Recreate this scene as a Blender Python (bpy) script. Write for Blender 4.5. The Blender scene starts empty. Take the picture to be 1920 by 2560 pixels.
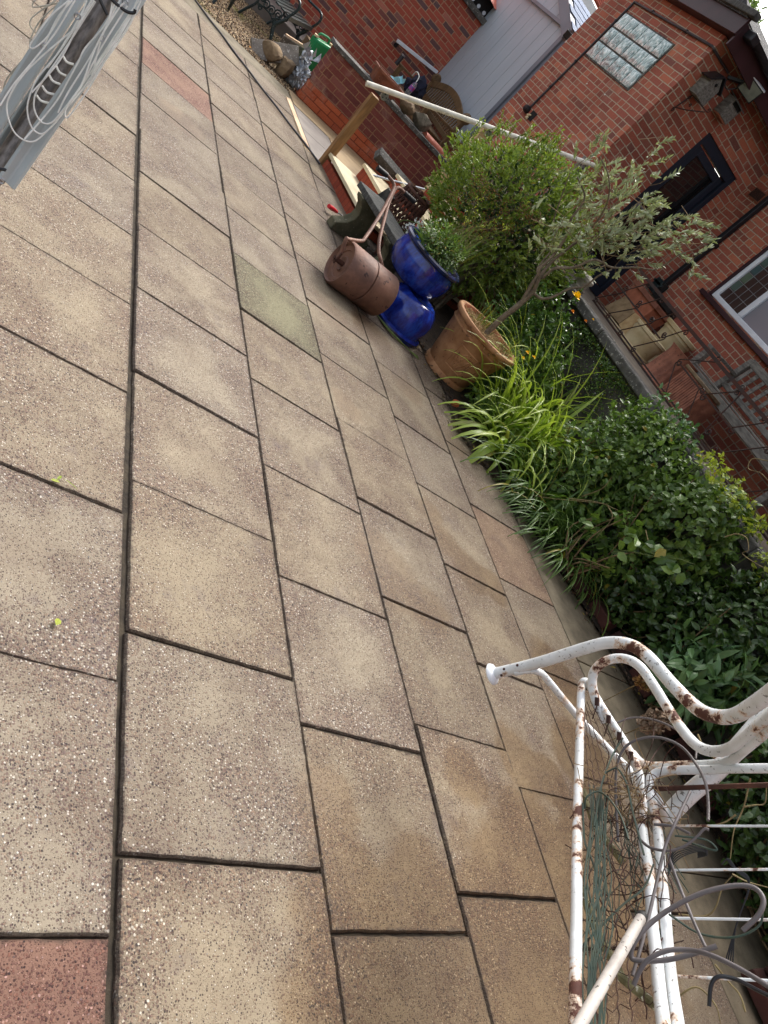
import bpy, math, random
import numpy as np
from mathutils import Vector, Matrix

random.seed(7)
rng = np.random.default_rng(7)
PI = math.pi
S = bpy.context.scene
C = S.collection

# ------------------------------------------------------------------ camera
F = 1825.9                     # focal length in photo pixels (photo 1920 x 2560)
EYE = np.array([0.0, 0.0, 1.5])
def _rod(p):
    a = np.linalg.norm(p); k = p / a
    K = np.array([[0, -k[2], k[1]], [k[2], 0, -k[0]], [-k[1], k[0], 0]])
    return np.eye(3) + math.sin(a) * K + (1 - math.cos(a)) * K @ K
CM = _rod(np.array([2.16422147, 0.1244202, 1.02025661]))
cam = bpy.data.cameras.new('camera'); camo = bpy.data.objects.new('camera', cam); C.objects.link(camo)
cam.sensor_fit = 'AUTO'; cam.sensor_width = 36; cam.lens = F / 2560 * 36
cam.clip_start = 0.05; cam.clip_end = 500
right, down, fwd = CM[0], CM[1], CM[2]
camo.matrix_world = Matrix(((right[0], -down[0], -fwd[0], EYE[0]), (right[1], -down[1], -fwd[1], EYE[1]), (right[2], -down[2], -fwd[2], EYE[2]), (0, 0, 0, 1)))
S.camera = camo

# ------------------------------------------------------------------ light
SUN_AZ, SUN_EL = math.radians(48), math.radians(50)      # azimuth measured from +X towards +Y
w = bpy.data.worlds.new('World'); S.world = w; w.use_nodes = True
nt = w.node_tree; bg = nt.nodes['Background']
sky = nt.nodes.new('ShaderNodeTexSky'); sky.sky_type = 'NISHITA'; sky.sun_disc = False
sky.sun_elevation = SUN_EL; sky.sun_rotation = math.pi / 2 - SUN_AZ
sky.air_density = 1.0; sky.dust_density = 6.0; sky.ozone_density = 1.0; sky.altitude = 0
hs = nt.nodes.new('ShaderNodeHueSaturation'); hs.inputs['Saturation'].default_value = 0.38
nt.links.new(sky.outputs[0], hs.inputs['Color']); nt.links.new(hs.outputs[0], bg.inputs[0])
bg.inputs[1].default_value = 0.15
sl = bpy.data.lights.new('sun', 'SUN'); so = bpy.data.objects.new('sun', sl); C.objects.link(so)
sl.energy = 1.1; sl.angle = math.radians(22); sl.color = (1.0, 0.955, 0.88)
so.rotation_euler = Vector((math.cos(SUN_EL) * math.cos(SUN_AZ), math.cos(SUN_EL) * math.sin(SUN_AZ), math.sin(SUN_EL))).to_track_quat('Z', 'Y').to_euler()
S.view_settings.view_transform = 'Standard'; S.view_settings.look = 'None'
S.view_settings.exposure = 1.25; S.view_settings.gamma = 1; S.view_settings.use_curve_mapping = False

# ------------------------------------------------------------------ measuring helpers (photo pixel + a real plane -> point in the place)
def ray(q): return CM.T @ np.array([q[0] - 960, q[1] - 1280, F])
def onz(q, z=0.0): d = ray(q); return EYE + d * ((z - 1.5) / d[2])
def onx(q, X): d = ray(q); return EYE + d * (X / d[0])
def ony(q, Y): d = ray(q); return EYE + d * (Y / d[1])
def ond(q, D): d = ray(q); return EYE + d / np.linalg.norm(d) * D
def c1(x, y): return (450 + x * .45208, y * .45208)
def c2(x, y): return (1100 + x * .49427, y * .49427)
def c4(x, y): return (750 + x * .36166, 400 + y * .36166)
def c5(x, y): return (1200 + x * .434, 300 + y * .434)
def c6(x, y): return (1400 + x * .31344, 650 + y * .31344)
def c7(x, y): return (1100 + x * .49427, 900 + y * .49427)
def c8(x, y): return (1150 + x * .47915, 1500 + y * .47915)
def r1(x, y): return (1600 + x * .19289, y * .19289)
def r2(x, y): return (1500 + x * .25317, 200 + y * .25317)
def r3(x, y): return (1300 + x * .21097, y * .21097)
def rA(x, y): return (560 + x * .31513, y * .31513)
def rB(x, y): return (720 + x * .31513, y * .31513)
def rC(x, y): return (900 + x * .31513, 120 + y * .31513)
def r9(x, y): return (780 + x * .42017, 350 + y * .42017)
def c3(x, y): return (x * .36166, y * .36166)

# ------------------------------------------------------------------ mesh helpers
V3 = lambda *a: np.array(a, float)
def unit(v): v = np.asarray(v, float); return v / (np.linalg.norm(v) + 1e-12)
def smooth_path(pts, n=6, closed=False):
    P = [np.asarray(p, float) for p in pts]; out = []; m = len(P)
    rngi = range(m if closed else m - 1)
    for i in rngi:
        a = P[(i - 1) % m] if (closed or i > 0) else 2 * P[0] - P[1]
        b = P[i]; c = P[(i + 1) % m]
        d = P[(i + 2) % m] if (closed or i < m - 2) else 2 * P[-1] - P[-2]
        for k in range(n):
            t = k / n
            out.append(.5 * ((2 * b) + (c - a) * t + (2 * a - 5 * b + 4 * c - d) * t * t + (3 * b - a - 3 * c + d) * t ** 3))
    if not closed: out.append(P[-1])
    return out
class MB:
    def __init__(s): s.v = []; s.f = []
    def add(s, vs, fs):
        o = len(s.v); s.v += [tuple(map(float, p)) for p in vs]; s.f += [tuple(i + o for i in q) for q in fs]; return s
    def box(s, a, b):
        x0, y0, z0 = a; x1, y1, z1 = b
        return s.add([(x0, y0, z0), (x1, y0, z0), (x1, y1, z0), (x0, y1, z0), (x0, y0, z1), (x1, y0, z1), (x1, y1, z1), (x0, y1, z1)],
                     [(0, 3, 2, 1), (4, 5, 6, 7), (0, 1, 5, 4), (1, 2, 6, 5), (2, 3, 7, 6), (3, 0, 4, 7)])
    def bar(s, p, q, wd, th, up=(0, 0, 1)):          # box from p to q, width wd sideways, thickness th along up
        p = np.asarray(p, float); q = np.asarray(q, float); d = unit(q - p); sd = unit(np.cross(d, up)); u = np.cross(sd, d)
        vs = []
        for e in (p, q):
            for a, b in ((-1, -1), (1, -1), (1, 1), (-1, 1)): vs.append(e + sd * a * wd / 2 + u * b * th / 2)
        return s.add(vs, [(3, 2, 1, 0), (4, 5, 6, 7), (0, 1, 5, 4), (1, 2, 6, 5), (2, 3, 7, 6), (3, 0, 4, 7)])
    def tube(s, pts, r, n=8, closed=False, caps=True):
        P = [np.asarray(p, float) for p in pts]; m = len(P)
        R = r if hasattr(r, '__len__') else [r] * m
        up = None; rings = []
        for i in range(m):
            if closed: t = unit(P[(i + 1) % m] - P[i - 1])
            else: t = unit(P[min(i + 1, m - 1)] - P[max(i - 1, 0)])
            if up is None:
                up = unit(np.cross(t, (0.3, 0.2, 1) if abs(t[2]) < .9 else (1, 0, 0)))
            up = unit(up - t * np.dot(up, t)); sd = np.cross(t, up)
            rings.append([P[i] + (up * math.cos(2 * PI * k / n) + sd * math.sin(2 * PI * k / n)) * R[i] for k in range(n)])
        vs = [p for rg in rings for p in rg]; fs = []
        for i in range(m if closed else m - 1):
            j = (i + 1) % m
            for k in range(n):
                fs.append((i * n + k, i * n + (k + 1) % n, j * n + (k + 1) % n, j * n + k))
        if caps and not closed: fs += [tuple(range(n - 1, -1, -1)), tuple((m - 1) * n + k for k in range(n))]
        return s.add(vs, fs)
    def lathe(s, prof, c=(0, 0, 0), n=32, axis='z', caps=True):  # prof: list of (r, h)
        vs = []; fs = []; c = np.asarray(c, float)
        for r, h in prof:
            for k in range(n):
                a = 2 * PI * k / n; p = (r * math.cos(a), r * math.sin(a), h)
                if axis == 'x': p = (h, r * math.cos(a), r * math.sin(a))
                if axis == 'y': p = (r * math.cos(a), h, r * math.sin(a))
                vs.append(c + p)
        m = len(prof)
        for i in range(m - 1):
            for k in range(n): fs.append((i * n + k, i * n + (k + 1) % n, (i + 1) * n + (k + 1) % n, (i + 1) * n + k))
        if caps: fs += [tuple(range(n - 1, -1, -1)), tuple((m - 1) * n + k for k in range(n))]
        return s.add(vs, fs)
    def prism(s, poly, h, z0=0.0):                      # xy polygon extruded z0..z0+h
        n = len(poly)
        return s.add([(p[0], p[1], z0) for p in poly] + [(p[0], p[1], z0 + h) for p in poly],
                     [tuple(range(n - 1, -1, -1)), tuple(range(n, 2 * n))] + [(i, (i + 1) % n, n + (i + 1) % n, n + i) for i in range(n)])
    def slab3(s, poly, nrm, th):                        # any planar polygon extruded along nrm
        n = len(poly); q = [np.asarray(p, float) for p in poly]; nrm = unit(nrm) * th
        return s.add(q + [p + nrm for p in q], [tuple(range(n - 1, -1, -1)), tuple(range(n, 2 * n))] + [(i, (i + 1) % n, n + (i + 1) % n, n + i) for i in range(n)])
    def rock(s, c, r, seed=0, n=3, rough=.22):
        import bmesh
        bm = bmesh.new(); bmesh.ops.create_icosphere(bm, subdivisions=n, radius=1)
        rg = random.Random(seed); ks = [(unit(V3(rg.gauss(0, 1), rg.gauss(0, 1), rg.gauss(0, 1))), rg.uniform(.55, .95)) for _ in range(16)]
        vs = []
        for v in bm.verts:
            p = np.array(v.co)
            for k, d in ks:
                t = np.dot(p, k)
                if t > d: p = p - k * (t - d) * .9
            p = p * (1 + rough * .25 * math.sin(p[0] * 9 + seed) * math.cos(p[1] * 8 + seed * 2) + rough * .12 * math.sin(p[2] * 21 + p[0] * 17))
            vs.append(np.asarray(c) + p * np.asarray(r))
        fs = [tuple(v.index for v in f.verts) for f in bm.faces]; bm.free()
        return s.add(vs, fs)
def root_loc(o):
    l = np.zeros(3)
    while o is not None: l += np.array(o.location); o = o.parent
    return l
def mesh_obj(name, vs, fs, mat, parent=None, smooth=False, bevel=0, world=True, col=None, angle=40, rec=True):
    me = bpy.data.meshes.new(name)
    V = np.asarray(vs, float)
    if parent is not None and world: V = V - root_loc(parent)
    me.from_pydata(V.tolist(), [], fs)
    if smooth:
        me.polygons.foreach_set('use_smooth', [True] * len(me.polygons)); me.update()
        me.set_sharp_from_angle(angle=math.radians(angle))
    if rec:
        import bmesh
        bm = bmesh.new(); bm.from_mesh(me); bmesh.ops.recalc_face_normals(bm, faces=bm.faces); bm.to_mesh(me); bm.free()
    if col is not None:
        at = me.color_attributes.new('tint', 'FLOAT_COLOR', 'POINT'); at.data.foreach_set('color', np.asarray(col, np.float32).ravel())
    me.materials.append(mat)
    o = bpy.data.objects.new(name, me); C.objects.link(o)
    if parent is not None: o.parent = parent
    if bevel:
        b = o.modifiers.new('bevel', 'BEVEL'); b.width = bevel; b.segments = 2; b.limit_method = 'ANGLE'; b.angle_limit = math.radians(35)
    return o
def obj(name, mb, mat, parent=None, **k): return mesh_obj(name, mb.v, mb.f, mat, parent, **k)
def thing(name, label, cat, loc=(0, 0, 0), group=None):
    o = bpy.data.objects.new(name, None); C.objects.link(o); o.location = Vector([float(x) for x in loc]); o.empty_display_size = .1
    return tag(o, label, cat, group)
def tag(o, label, cat, group=None):
    o['label'] = label; o['category'] = cat
    if group: o['group'] = group
    return o
def struct(o): o['kind'] = 'structure'; return o
def stuff(o, label=None, cat=None):
    o['kind'] = 'stuff'
    if label: o['label'] = label
    if cat: o['category'] = cat
    return o
def clone(root, loc, rotz=None, label=None):
    r = root.copy(); C.objects.link(r); r.location = Vector([float(x) for x in loc])
    if rotz is not None: r.rotation_euler = (0, 0, rotz)
    if label: r['label'] = label
    def kids(src, dst):
        for ch in list(src.children):
            d = ch.copy(); C.objects.link(d); d.parent = dst; kids(ch, d)
    kids(root, r)
    return r

# ------------------------------------------------------------------ material helpers
def L(*c):
    return tuple(((x / 255 / 12.92) if x / 255 <= .04045 else ((x / 255 + .055) / 1.055) ** 2.4) for x in c) + (1,)
class NT:
    def __init__(s, name):
        s.m = bpy.data.materials.new(name); s.m.use_nodes = True; s.t = s.m.node_tree; s.p = s.t.nodes['Principled BSDF']; s.out = s.t.nodes['Material Output']
        s.g = s.t.nodes.new('ShaderNodeNewGeometry')
        s.pos = s.g.outputs['Position']
    def n(s, ty, **k):
        nd = s.t.nodes.new(ty)
        for a, b in k.items(): setattr(nd, a, b)
        return nd
    def lk(s, a, b):
        if hasattr(a, 'node'): s.t.links.new(a, b)
        else: b.default_value = a
    def m_(s, op, a, b=0.0, c=0.0, clamp=False):
        nd = s.n('ShaderNodeMath', operation=op); nd.use_clamp = clamp
        s.lk(a, nd.inputs[0]); s.lk(b, nd.inputs[1]); s.lk(c, nd.inputs[2]); return nd.outputs[0]
    def mix(s, f, a, b, mode='MIX'):
        nd = s.n('ShaderNodeMix', data_type='RGBA', blend_type=mode); s.lk(f, nd.inputs[0]); s.lk(a, nd.inputs[6]); s.lk(b, nd.inputs[7]); return nd.outputs[2]
    def noise(s, scale, detail=4, rough=.55, vec=None, dist=0.0):
        nd = s.n('ShaderNodeTexNoise'); nd.inputs['Scale'].default_value = scale; nd.inputs['Detail'].default_value = detail
        nd.inputs['Roughness'].default_value = rough; nd.inputs['Distortion'].default_value = dist
        s.t.links.new(vec or s.pos, nd.inputs['Vector']); return nd.outputs[0]
    def vor(s, scale, vec=None, out='Distance', feature='F1'):
        nd = s.n('ShaderNodeTexVoronoi', feature=feature); nd.inputs['Scale'].default_value = scale
        s.t.links.new(vec or s.pos, nd.inputs['Vector']); return nd.outputs[out]
    def step(s, v, a, b):
        nd = s.n('ShaderNodeMapRange', interpolation_type='SMOOTHSTEP'); s.lk(v, nd.inputs[0]); s.lk(a, nd.inputs[1]); s.lk(b, nd.inputs[2]); return nd.outputs[0]
    def ramp(s, v, stops, const=False):
        nd = s.n('ShaderNodeValToRGB'); cr = nd.color_ramp
        if const: cr.interpolation = 'CONSTANT'
        while len(cr.elements) < len(stops): cr.elements.new(.5)
        for e, (p, c) in zip(cr.elements, stops): e.position = p; e.color = c
        s.lk(v, nd.inputs[0]); return nd.outputs[0]
    def sep(s, v): nd = s.n('ShaderNodeSeparateXYZ'); s.t.links.new(v, nd.inputs[0]); return nd.outputs
    def comb(s, x, y, z=0.0): nd = s.n('ShaderNodeCombineXYZ'); s.lk(x, nd.inputs[0]); s.lk(y, nd.inputs[1]); s.lk(z, nd.inputs[2]); return nd.outputs[0]
    def scl(s, vec, k): nd = s.n('ShaderNodeVectorMath', operation='MULTIPLY'); s.t.links.new(vec, nd.inputs[0]); nd.inputs[1].default_value = k; return nd.outputs[0]
    def attr(s, name): nd = s.n('ShaderNodeAttribute'); nd.attribute_name = name; return nd.outputs['Color']
    def bump(s, h, dist=.003, strength=1.0):
        nd = s.n('ShaderNodeBump'); nd.inputs['Distance'].default_value = dist; nd.inputs['Strength'].default_value = strength
        s.lk(h, nd.inputs['Height']); s.t.links.new(nd.outputs[0], s.p.inputs['Normal']); return nd
    def fin(s, col, rough=.7, metal=0.0, spec=.4):
        s.lk(col, s.p.inputs['Base Color']); s.lk(rough, s.p.inputs['Roughness']); s.lk(metal, s.p.inputs['Metallic']); s.p.inputs['Specular IOR Level'].default_value = spec
        return s.m
def simple(name, a, b=None, sc=8, rough=.7, metal=0.0, bumpd=.001, bsc=60, spec=.4, speck=None, spsc=90, spth=.62, stretch=None):
    t = NT(name); b = b or tuple(x * .6 for x in a[:3]) + (1,)
    vec = t.scl(t.pos, stretch) if stretch else t.pos
    f = t.noise(sc, 5, .6, vec); f = t.step(f, .3, .7)
    col = t.mix(f, a, b)
    if speck:
        k = t.step(t.noise(spsc, 3, .6), spth, spth + .06); col = t.mix(k, col, speck)
    if bumpd: t.bump(t.noise(bsc, 4, .6, vec), bumpd)
    return t.fin(col, rough, metal, spec)
def brickmat(name, stops, mortar, bw=.225, bh=.075, mort=.011, stain=.35, split=.35, off=0.0, wob=.0048, voff=0.0):
    t = NT(name); x, y, z = t.sep(t.pos); nx, ny, nz = t.sep(t.g.outputs['True Normal'])
    isx = t.m_('GREATER_THAN', t.m_('ABSOLUTE', nx), t.m_('ABSOLUTE', ny))
    u = t.m_('ADD', t.m_('MULTIPLY', isx, y), t.m_('MULTIPLY', t.m_('SUBTRACT', 1.0, isx), x)); u = t.m_('ADD', u, off + 40.0)
    top = t.m_('GREATER_THAN', t.m_('ABSOLUTE', nz), .7)
    v = t.m_('ADD', t.m_('MULTIPLY', t.m_('SUBTRACT', 1.0, top), z), t.m_('MULTIPLY', top, y)); v = t.m_('ADD', v, 20.0 * .075 + voff)
    n1 = t.noise(9, 2); n2 = t.noise(55, 3)
    wobn = t.m_('MULTIPLY', t.m_('SUBTRACT', t.noise(4, 1), .5), .012)
    v = t.m_('ADD', v, wobn)
    row = t.m_('FLOOR', t.m_('DIVIDE', v, bh))
    odd = t.m_('MULTIPLY', t.m_('MODULO', row, 2.0), .5)
    jit = t.n('ShaderNodeTexWhiteNoise', noise_dimensions='1D'); t.lk(row, jit.inputs['W'])
    uu = t.m_('ADD', t.m_('ADD', t.m_('DIVIDE', u, bw), odd), t.m_('MULTIPLY', jit.outputs[0], .12))
    colm = t.m_('FLOOR', uu)
    wn = t.n('ShaderNodeTexWhiteNoise', noise_dimensions='2D'); t.lk(t.comb(colm, row), wn.inputs['Vector'])
    fu = t.m_('MULTIPLY', t.m_('FRACT', uu), bw); fv = t.m_('MULTIPLY', t.m_('FRACT', t.m_('DIVIDE', v, bh)), bh)
    du = t.m_('MINIMUM', fu, t.m_('SUBTRACT', bw, fu)); dv = t.m_('MINIMUM', fv, t.m_('SUBTRACT', bh, fv))
    sp = t.m_('LESS_THAN', t.sep(wn.outputs['Color'])[1], split)
    half = t.m_('ABSOLUTE', t.m_('SUBTRACT', fu, bw * .5))
    du = t.m_('MINIMUM', du, t.m_('ADD', half, t.m_('MULTIPLY', t.m_('SUBTRACT', 1.0, sp), 1.0)))
    d = t.m_('MINIMUM', du, dv); d = t.m_('ADD', d, t.m_('MULTIPLY', t.m_('SUBTRACT', n2, .5), wob * 2))
    mask = t.step(d, mort * .36, mort * .62)
    side = t.m_('MULTIPLY', t.m_('GREATER_THAN', fu, bw * .5), sp)
    wn2 = t.n('ShaderNodeTexWhiteNoise', noise_dimensions='3D'); t.lk(t.comb(colm, row, side), wn2.inputs['Vector'])
    bc = t.ramp(wn2.outputs[0], stops)
    bc = t.mix(t.m_('MULTIPLY', t.step(t.noise(130, 4, .7), .42, .62), .45), bc, t.mix(1.0, bc, (.45, .38, .38, 1), 'MULTIPLY'))
    bc = t.mix(t.m_('MULTIPLY', t.step(t.noise(30, 4, .7), .55, .75), .35), bc, L(190, 120, 95))
    col = t.mix(mask, t.mix(n2, mortar, tuple(q * .7 for q in mortar[:3]) + (1,)), bc)
    col = t.mix(t.m_('MULTIPLY', t.step(t.noise(1.7, 6, .7, None, .5), .56, .74), .38), col, L(196, 170, 150))
    big = t.step(t.noise(1.1, 4, .6), .48, .72)
    col = t.mix(t.m_('MULTIPLY', big, stain), col, t.mix(1.0, col, (.42, .36, .34, 1), 'MULTIPLY'))
    t.bump(t.m_('ADD', mask, t.m_('MULTIPLY', t.noise(160, 4, .7), .35)), .006, .8)
    return t.fin(col, .85, 0.0, .25)
def leafmat(name, a, b, rough=.42, trans=.3, spec=.5, scale=1.6, tip=None):
    t = NT(name)
    vein = t.attr('tint'); r, g, bb = t.sep(vein)
    col = t.mix(r, a, b); col = t.mix(t.m_('MULTIPLY', t.m_('GREATER_THAN', r, .955), .8), col, L(150, 130, 50)); col = t.mix(t.m_('MULTIPLY', t.m_('LESS_THAN', r, .02), .7), col, L(96, 70, 38)); col = t.mix(t.m_('MULTIPLY', t.step(t.noise(scale, 2), .45, .65), .35), col, t.mix(1.0, col, (.6, .62, .5, 1), 'MULTIPLY'))
    col = t.mix(t.m_('MULTIPLY', t.step(g, .35, 1.0), .7), col, tip) if tip else col
    t.lk(col, t.p.inputs['Base Color']); t.p.inputs['Roughness'].default_value = rough; t.p.inputs['Specular IOR Level'].default_value = spec
    tr = t.n('ShaderNodeBsdfTranslucent'); tc = t.mix(1.0, col, (1.25, 1.3, .6, 1), 'MULTIPLY'); t.lk(tc, tr.inputs['Color'])
    mx = t.n('ShaderNodeMixShader'); mx.inputs[0].default_value = trans
    t.t.links.new(t.p.outputs[0], mx.inputs[1]); t.t.links.new(tr.outputs[0], mx.inputs[2]); t.t.links.new(mx.outputs[0], t.out.inputs['Surface'])
    return t.m

MT = {}
MT['concrete'] = simple('concrete', L(122, 112, 92), L(84, 76, 60), 5, .8, bumpd=.002, bsc=90, speck=L(90, 80, 66), spsc=160, spth=.6)
MT['stone_path'] = simple('stone_path', L(176, 152, 116), L(140, 118, 90), 2.5, .75, bumpd=.002, bsc=40)
MT['grey_path'] = simple('grey_path', L(134, 126, 118), L(112, 104, 98), 2.5, .75, bumpd=.002, bsc=40)
MT['pale_strip'] = simple('pale_strip', L(206, 180, 150), L(180, 150, 120), 4, .8)
MT['soil'] = simple('soil', L(62, 48, 36), L(36, 28, 22), 14, .95, bumpd=.02, bsc=30)
MT['cream_slab'] = simple('cream_slab', L(216, 203, 172), L(192, 176, 140), 3, .75, bumpd=.001, bsc=60)
MT['coping'] = simple('coping_stone', L(98, 96, 92), L(66, 64, 60), 9, .9, bumpd=.004, bsc=60, speck=L(150, 148, 140), spsc=40, spth=.6)
MT['old_wall'] = simple('old_render', L(92, 88, 80), L(50, 48, 42), 5, .9, bumpd=.008, bsc=30, speck=L(140, 136, 126), spsc=30, spth=.62)
MT['post_wood'] = simple('post_wood', L(150, 112, 68), L(116, 84, 50), 5, .7, bumpd=.001, bsc=40, stretch=(6, 6, 1))
MT['post_pale'] = simple('pale_wood', L(202, 176, 134), L(176, 150, 110), 5, .7, bumpd=.001, bsc=40, stretch=(6, 6, 1))
MT['teak'] = simple('teak_wood', L(112, 88, 58), L(84, 64, 42), 6, .65, bumpd=.001, bsc=50, stretch=(4, 4, 1.5))
MT['grey_wood'] = simple('grey_wood', L(128, 124, 116), L(82, 78, 72), 9, .8, bumpd=.002, bsc=60, stretch=(5, 1, 5))
MT['dark_grey_wood'] = simple('dark_weathered_wood', L(92, 92, 88), L(54, 54, 52), 8, .85, bumpd=.006, bsc=40, stretch=(2, 7, 3))
MT['white_paint'] = simple('white_paint', L(226, 222, 208), L(196, 190, 172), 9, .5, bumpd=.0006, bsc=60, speck=L(120, 112, 96), spsc=40, spth=.68)
MT['white_frame'] = simple('white_frame', L(226, 230, 234), L(206, 210, 216), 4, .3, bumpd=0)
MT['navy'] = simple('navy_frame', L(34, 42, 56), L(30, 37, 50), 4, .45, bumpd=0)
MT['maroon'] = simple('maroon_board', L(58, 30, 36), L(46, 24, 28), 4, .45, bumpd=.0005, speck=L(170, 160, 160), spsc=12, spth=.76)
MT['black_plastic'] = simple('black_plastic', L(34, 36, 40), L(26, 27, 30), 8, .35, bumpd=0)
MT['cable_grey'] = simple('grey_cable', L(66, 62, 66), L(50, 47, 50), 8, .5, bumpd=0)
MT['cladding'] = simple('grey_cladding', L(172, 178, 186), L(164, 170, 178), 1.2, .6, bumpd=.0006, bsc=160, stretch=(1, 3, .4))
MT['dark_grey'] = simple('dark_grey_trim', L(112, 118, 128), L(102, 108, 118), 3, .5, bumpd=0)
MT['slate'] = simple('slate', L(104, 122, 150), L(84, 100, 126), 6, .8, bumpd=.001)
MT['pantile'] = simple('red_pantile', L(196, 104, 84), L(170, 88, 70), 4, .7, bumpd=.001)
MT['felt'] = simple('mineral_felt', L(66, 66, 68), L(44, 44, 46), 20, .9, bumpd=.004, bsc=60, speck=L(170, 170, 168), spsc=60, spth=.6)
MT['roller'] = simple('rusty_roller', L(124, 90, 74), L(92, 66, 56), 7, .62, metal=.1, bumpd=.0016, bsc=50, speck=L(58, 40, 36), spsc=16, spth=.64)
MT['rust'] = simple('rust', L(92, 58, 44), L(60, 38, 32), 20, .8, metal=.1, bumpd=.002, bsc=90)
MT['iron'] = simple('wrought_iron', L(50, 44, 44), L(72, 42, 32), 14, .6, metal=.3, bumpd=.001, bsc=120)
MT['cast_iron'] = simple('cast_iron', L(44, 58, 58), L(30, 40, 42), 12, .35, metal=.2, bumpd=.002, bsc=60, speck=L(170, 186, 186), spsc=50, spth=.66)
MT['grip'] = simple('rubber_grip', L(30, 30, 32), None, 8, .6)
MT['mossy'] = simple('mossy_concrete', L(96, 92, 72), L(62, 62, 44), 7, .9, bumpd=.004, bsc=50, speck=L(140, 136, 118), spsc=50, spth=.64)
MT['terracotta'] = simple('terracotta', L(176, 132, 92), L(138, 94, 60), 7, .75, bumpd=.0015, bsc=60, speck=L(106, 74, 50), spsc=22, spth=.60)
MT['terrace_paving'] = simple('terrace_paving', L(122, 112, 98), L(92, 84, 72), 4, .85, bumpd=.003, bsc=40)
MT['terracotta_in'] = simple('terracotta_inside', L(186, 116, 88), L(160, 96, 70), 9, .85)
MT['terra_dark'] = simple('brown_terracotta', L(150, 92, 66), L(112, 66, 48), 9, .7, bumpd=.002, bsc=60)
MT['chim_red'] = simple('red_chimney_clay', L(166, 110, 86), L(124, 78, 62), 8, .8, bumpd=.003, bsc=50, speck=L(96, 66, 56), spsc=30, spth=.62)
MT['chim_cream'] = simple('cream_clay', L(206, 190, 152), L(178, 156, 112), 4, .65, bumpd=.001, bsc=50, speck=L(150, 120, 80), spsc=16, spth=.68)
MT['riven'] = simple('riven_paving', L(190, 162, 118), L(158, 126, 82), 6, .8, bumpd=.008, bsc=14)
MT['sandstone'] = simple('sandstone', L(136, 116, 88), L(98, 80, 60), 9, .9, bumpd=.008, bsc=40)
MT['greystone'] = simple('lichen_stone', L(124, 116, 100), L(84, 78, 66), 14, .95, bumpd=.008, bsc=50)
MT['green_plastic'] = simple('green_plastic', L(20, 132, 78), L(16, 116, 68), 5, .4, bumpd=0)
MT['foil'] = simple('silver_plastic', L(190, 194, 198), L(140, 144, 150), 20, .28, metal=.6, bumpd=.01, bsc=26)
MT['board'] = simple('concrete_board', L(132, 124, 114), L(92, 86, 80), 8, .85, bumpd=.003, bsc=60, speck=L(176, 172, 164), spsc=50, spth=.6)
MT['navy_cloth'] = simple('navy_cloth', L(28, 32, 52), L(20, 22, 38), 9, .9, bumpd=.006, bsc=20)
MT['blue_cloth'] = simple('pale_blue_cloth', L(150, 204, 216), L(130, 186, 200), 9, .9, bumpd=.004, bsc=20)
MT['red_plastic'] = simple('red_plastic', L(206, 28, 44), L(180, 20, 36), 5, .4, bumpd=0)
MT['steel'] = simple('steel', L(172, 174, 178), L(150, 152, 156), 8, .28, metal=.8, bumpd=0)
MT['alu'] = simple('aluminium', L(172, 178, 178), L(158, 164, 164), 3, .42, metal=0.0, bumpd=.0002, bsc=30)
MT['pole_steel'] = simple('pole_steel', L(130, 122, 118), L(78, 72, 70), 6, .32, metal=.4, bumpd=.0003, bsc=20, stretch=(14, 14, 1))
MT['line_white'] = simple('white_line', L(232, 232, 228), L(204, 204, 198), 20, .5, bumpd=0)
MT['line_dirty'] = simple('dirty_line', L(190, 184, 170), L(160, 152, 136), 20, .6, bumpd=0)
MT['green_wire'] = simple('green_wire', L(40, 62, 54), L(58, 68, 54), 30, .5, bumpd=0)
MT['grey_hose'] = simple('grey_hose', L(104, 98, 98), L(84, 78, 78), 9, .5, bumpd=0)
MT['bark'] = simple('olive_bark', L(128, 116, 98), L(88, 78, 64), 30, .9, bumpd=.004, bsc=60)
MT['twig'] = simple('twig', L(140, 118, 84), L(100, 82, 60), 30, .85)
MT['greenstem'] = simple('green_stem', L(96, 112, 54), L(70, 84, 40), 30, .7)
MT['deadstem'] = simple('dead_stem', L(140, 126, 88), L(100, 86, 58), 30, .85)
MT['straw'] = simple('dry_straw', L(196, 168, 122), L(140, 112, 74), 40, .9)
MT['yellow_petal'] = simple('yellow_petal', L(250, 214, 20), L(240, 190, 10), 20, .6)
MT['orange_petal'] = simple('orange_petal', L(236, 160, 30), L(220, 130, 20), 20, .6)
MT['white_petal'] = simple('white_petal', L(236, 238, 232), L(210, 214, 205), 20, .6)
MT['brown_flower'] = simple('brown_flower', L(126, 92, 44), L(84, 58, 30), 20, .9)
MT['dry_head'] = simple('dried_petal', L(150, 132, 112), L(110, 90, 70), 20, .9)
MT['grass'] = simple('grass_base', L(88, 92, 50), L(60, 66, 34), 5, .95, bumpd=.02, bsc=30)
MT['dark_joint'] = simple('joint_dirt', L(62, 54, 42), L(36, 30, 24), 20, .95, bumpd=.004, bsc=80)
MT['pipe_white'] = simple('dirty_white_pipe', L(184, 178, 170), L(150, 144, 138), 12, .5, bumpd=.0006, bsc=50, speck=L(70, 64, 58), spsc=70, spth=.62)
MT['spring'] = simple('spring_rust', L(74, 48, 40), L(52, 34, 30), 30, .8)
MT['moss'] = simple('moss', L(84, 80, 30), L(54, 54, 22), 30, 1.0, bumpd=.01, bsc=60)
MT['lead'] = simple('lead_came', L(132, 134, 136), None, 9, .5)
MT['flood_glass'] = simple('floodlight_glass', L(120, 124, 112), L(96, 100, 92), 9, .25, bumpd=0)
MT['interior'] = simple('dark_interior', L(30, 27, 25), L(18, 16, 15), 3, .9, bumpd=0)
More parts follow.
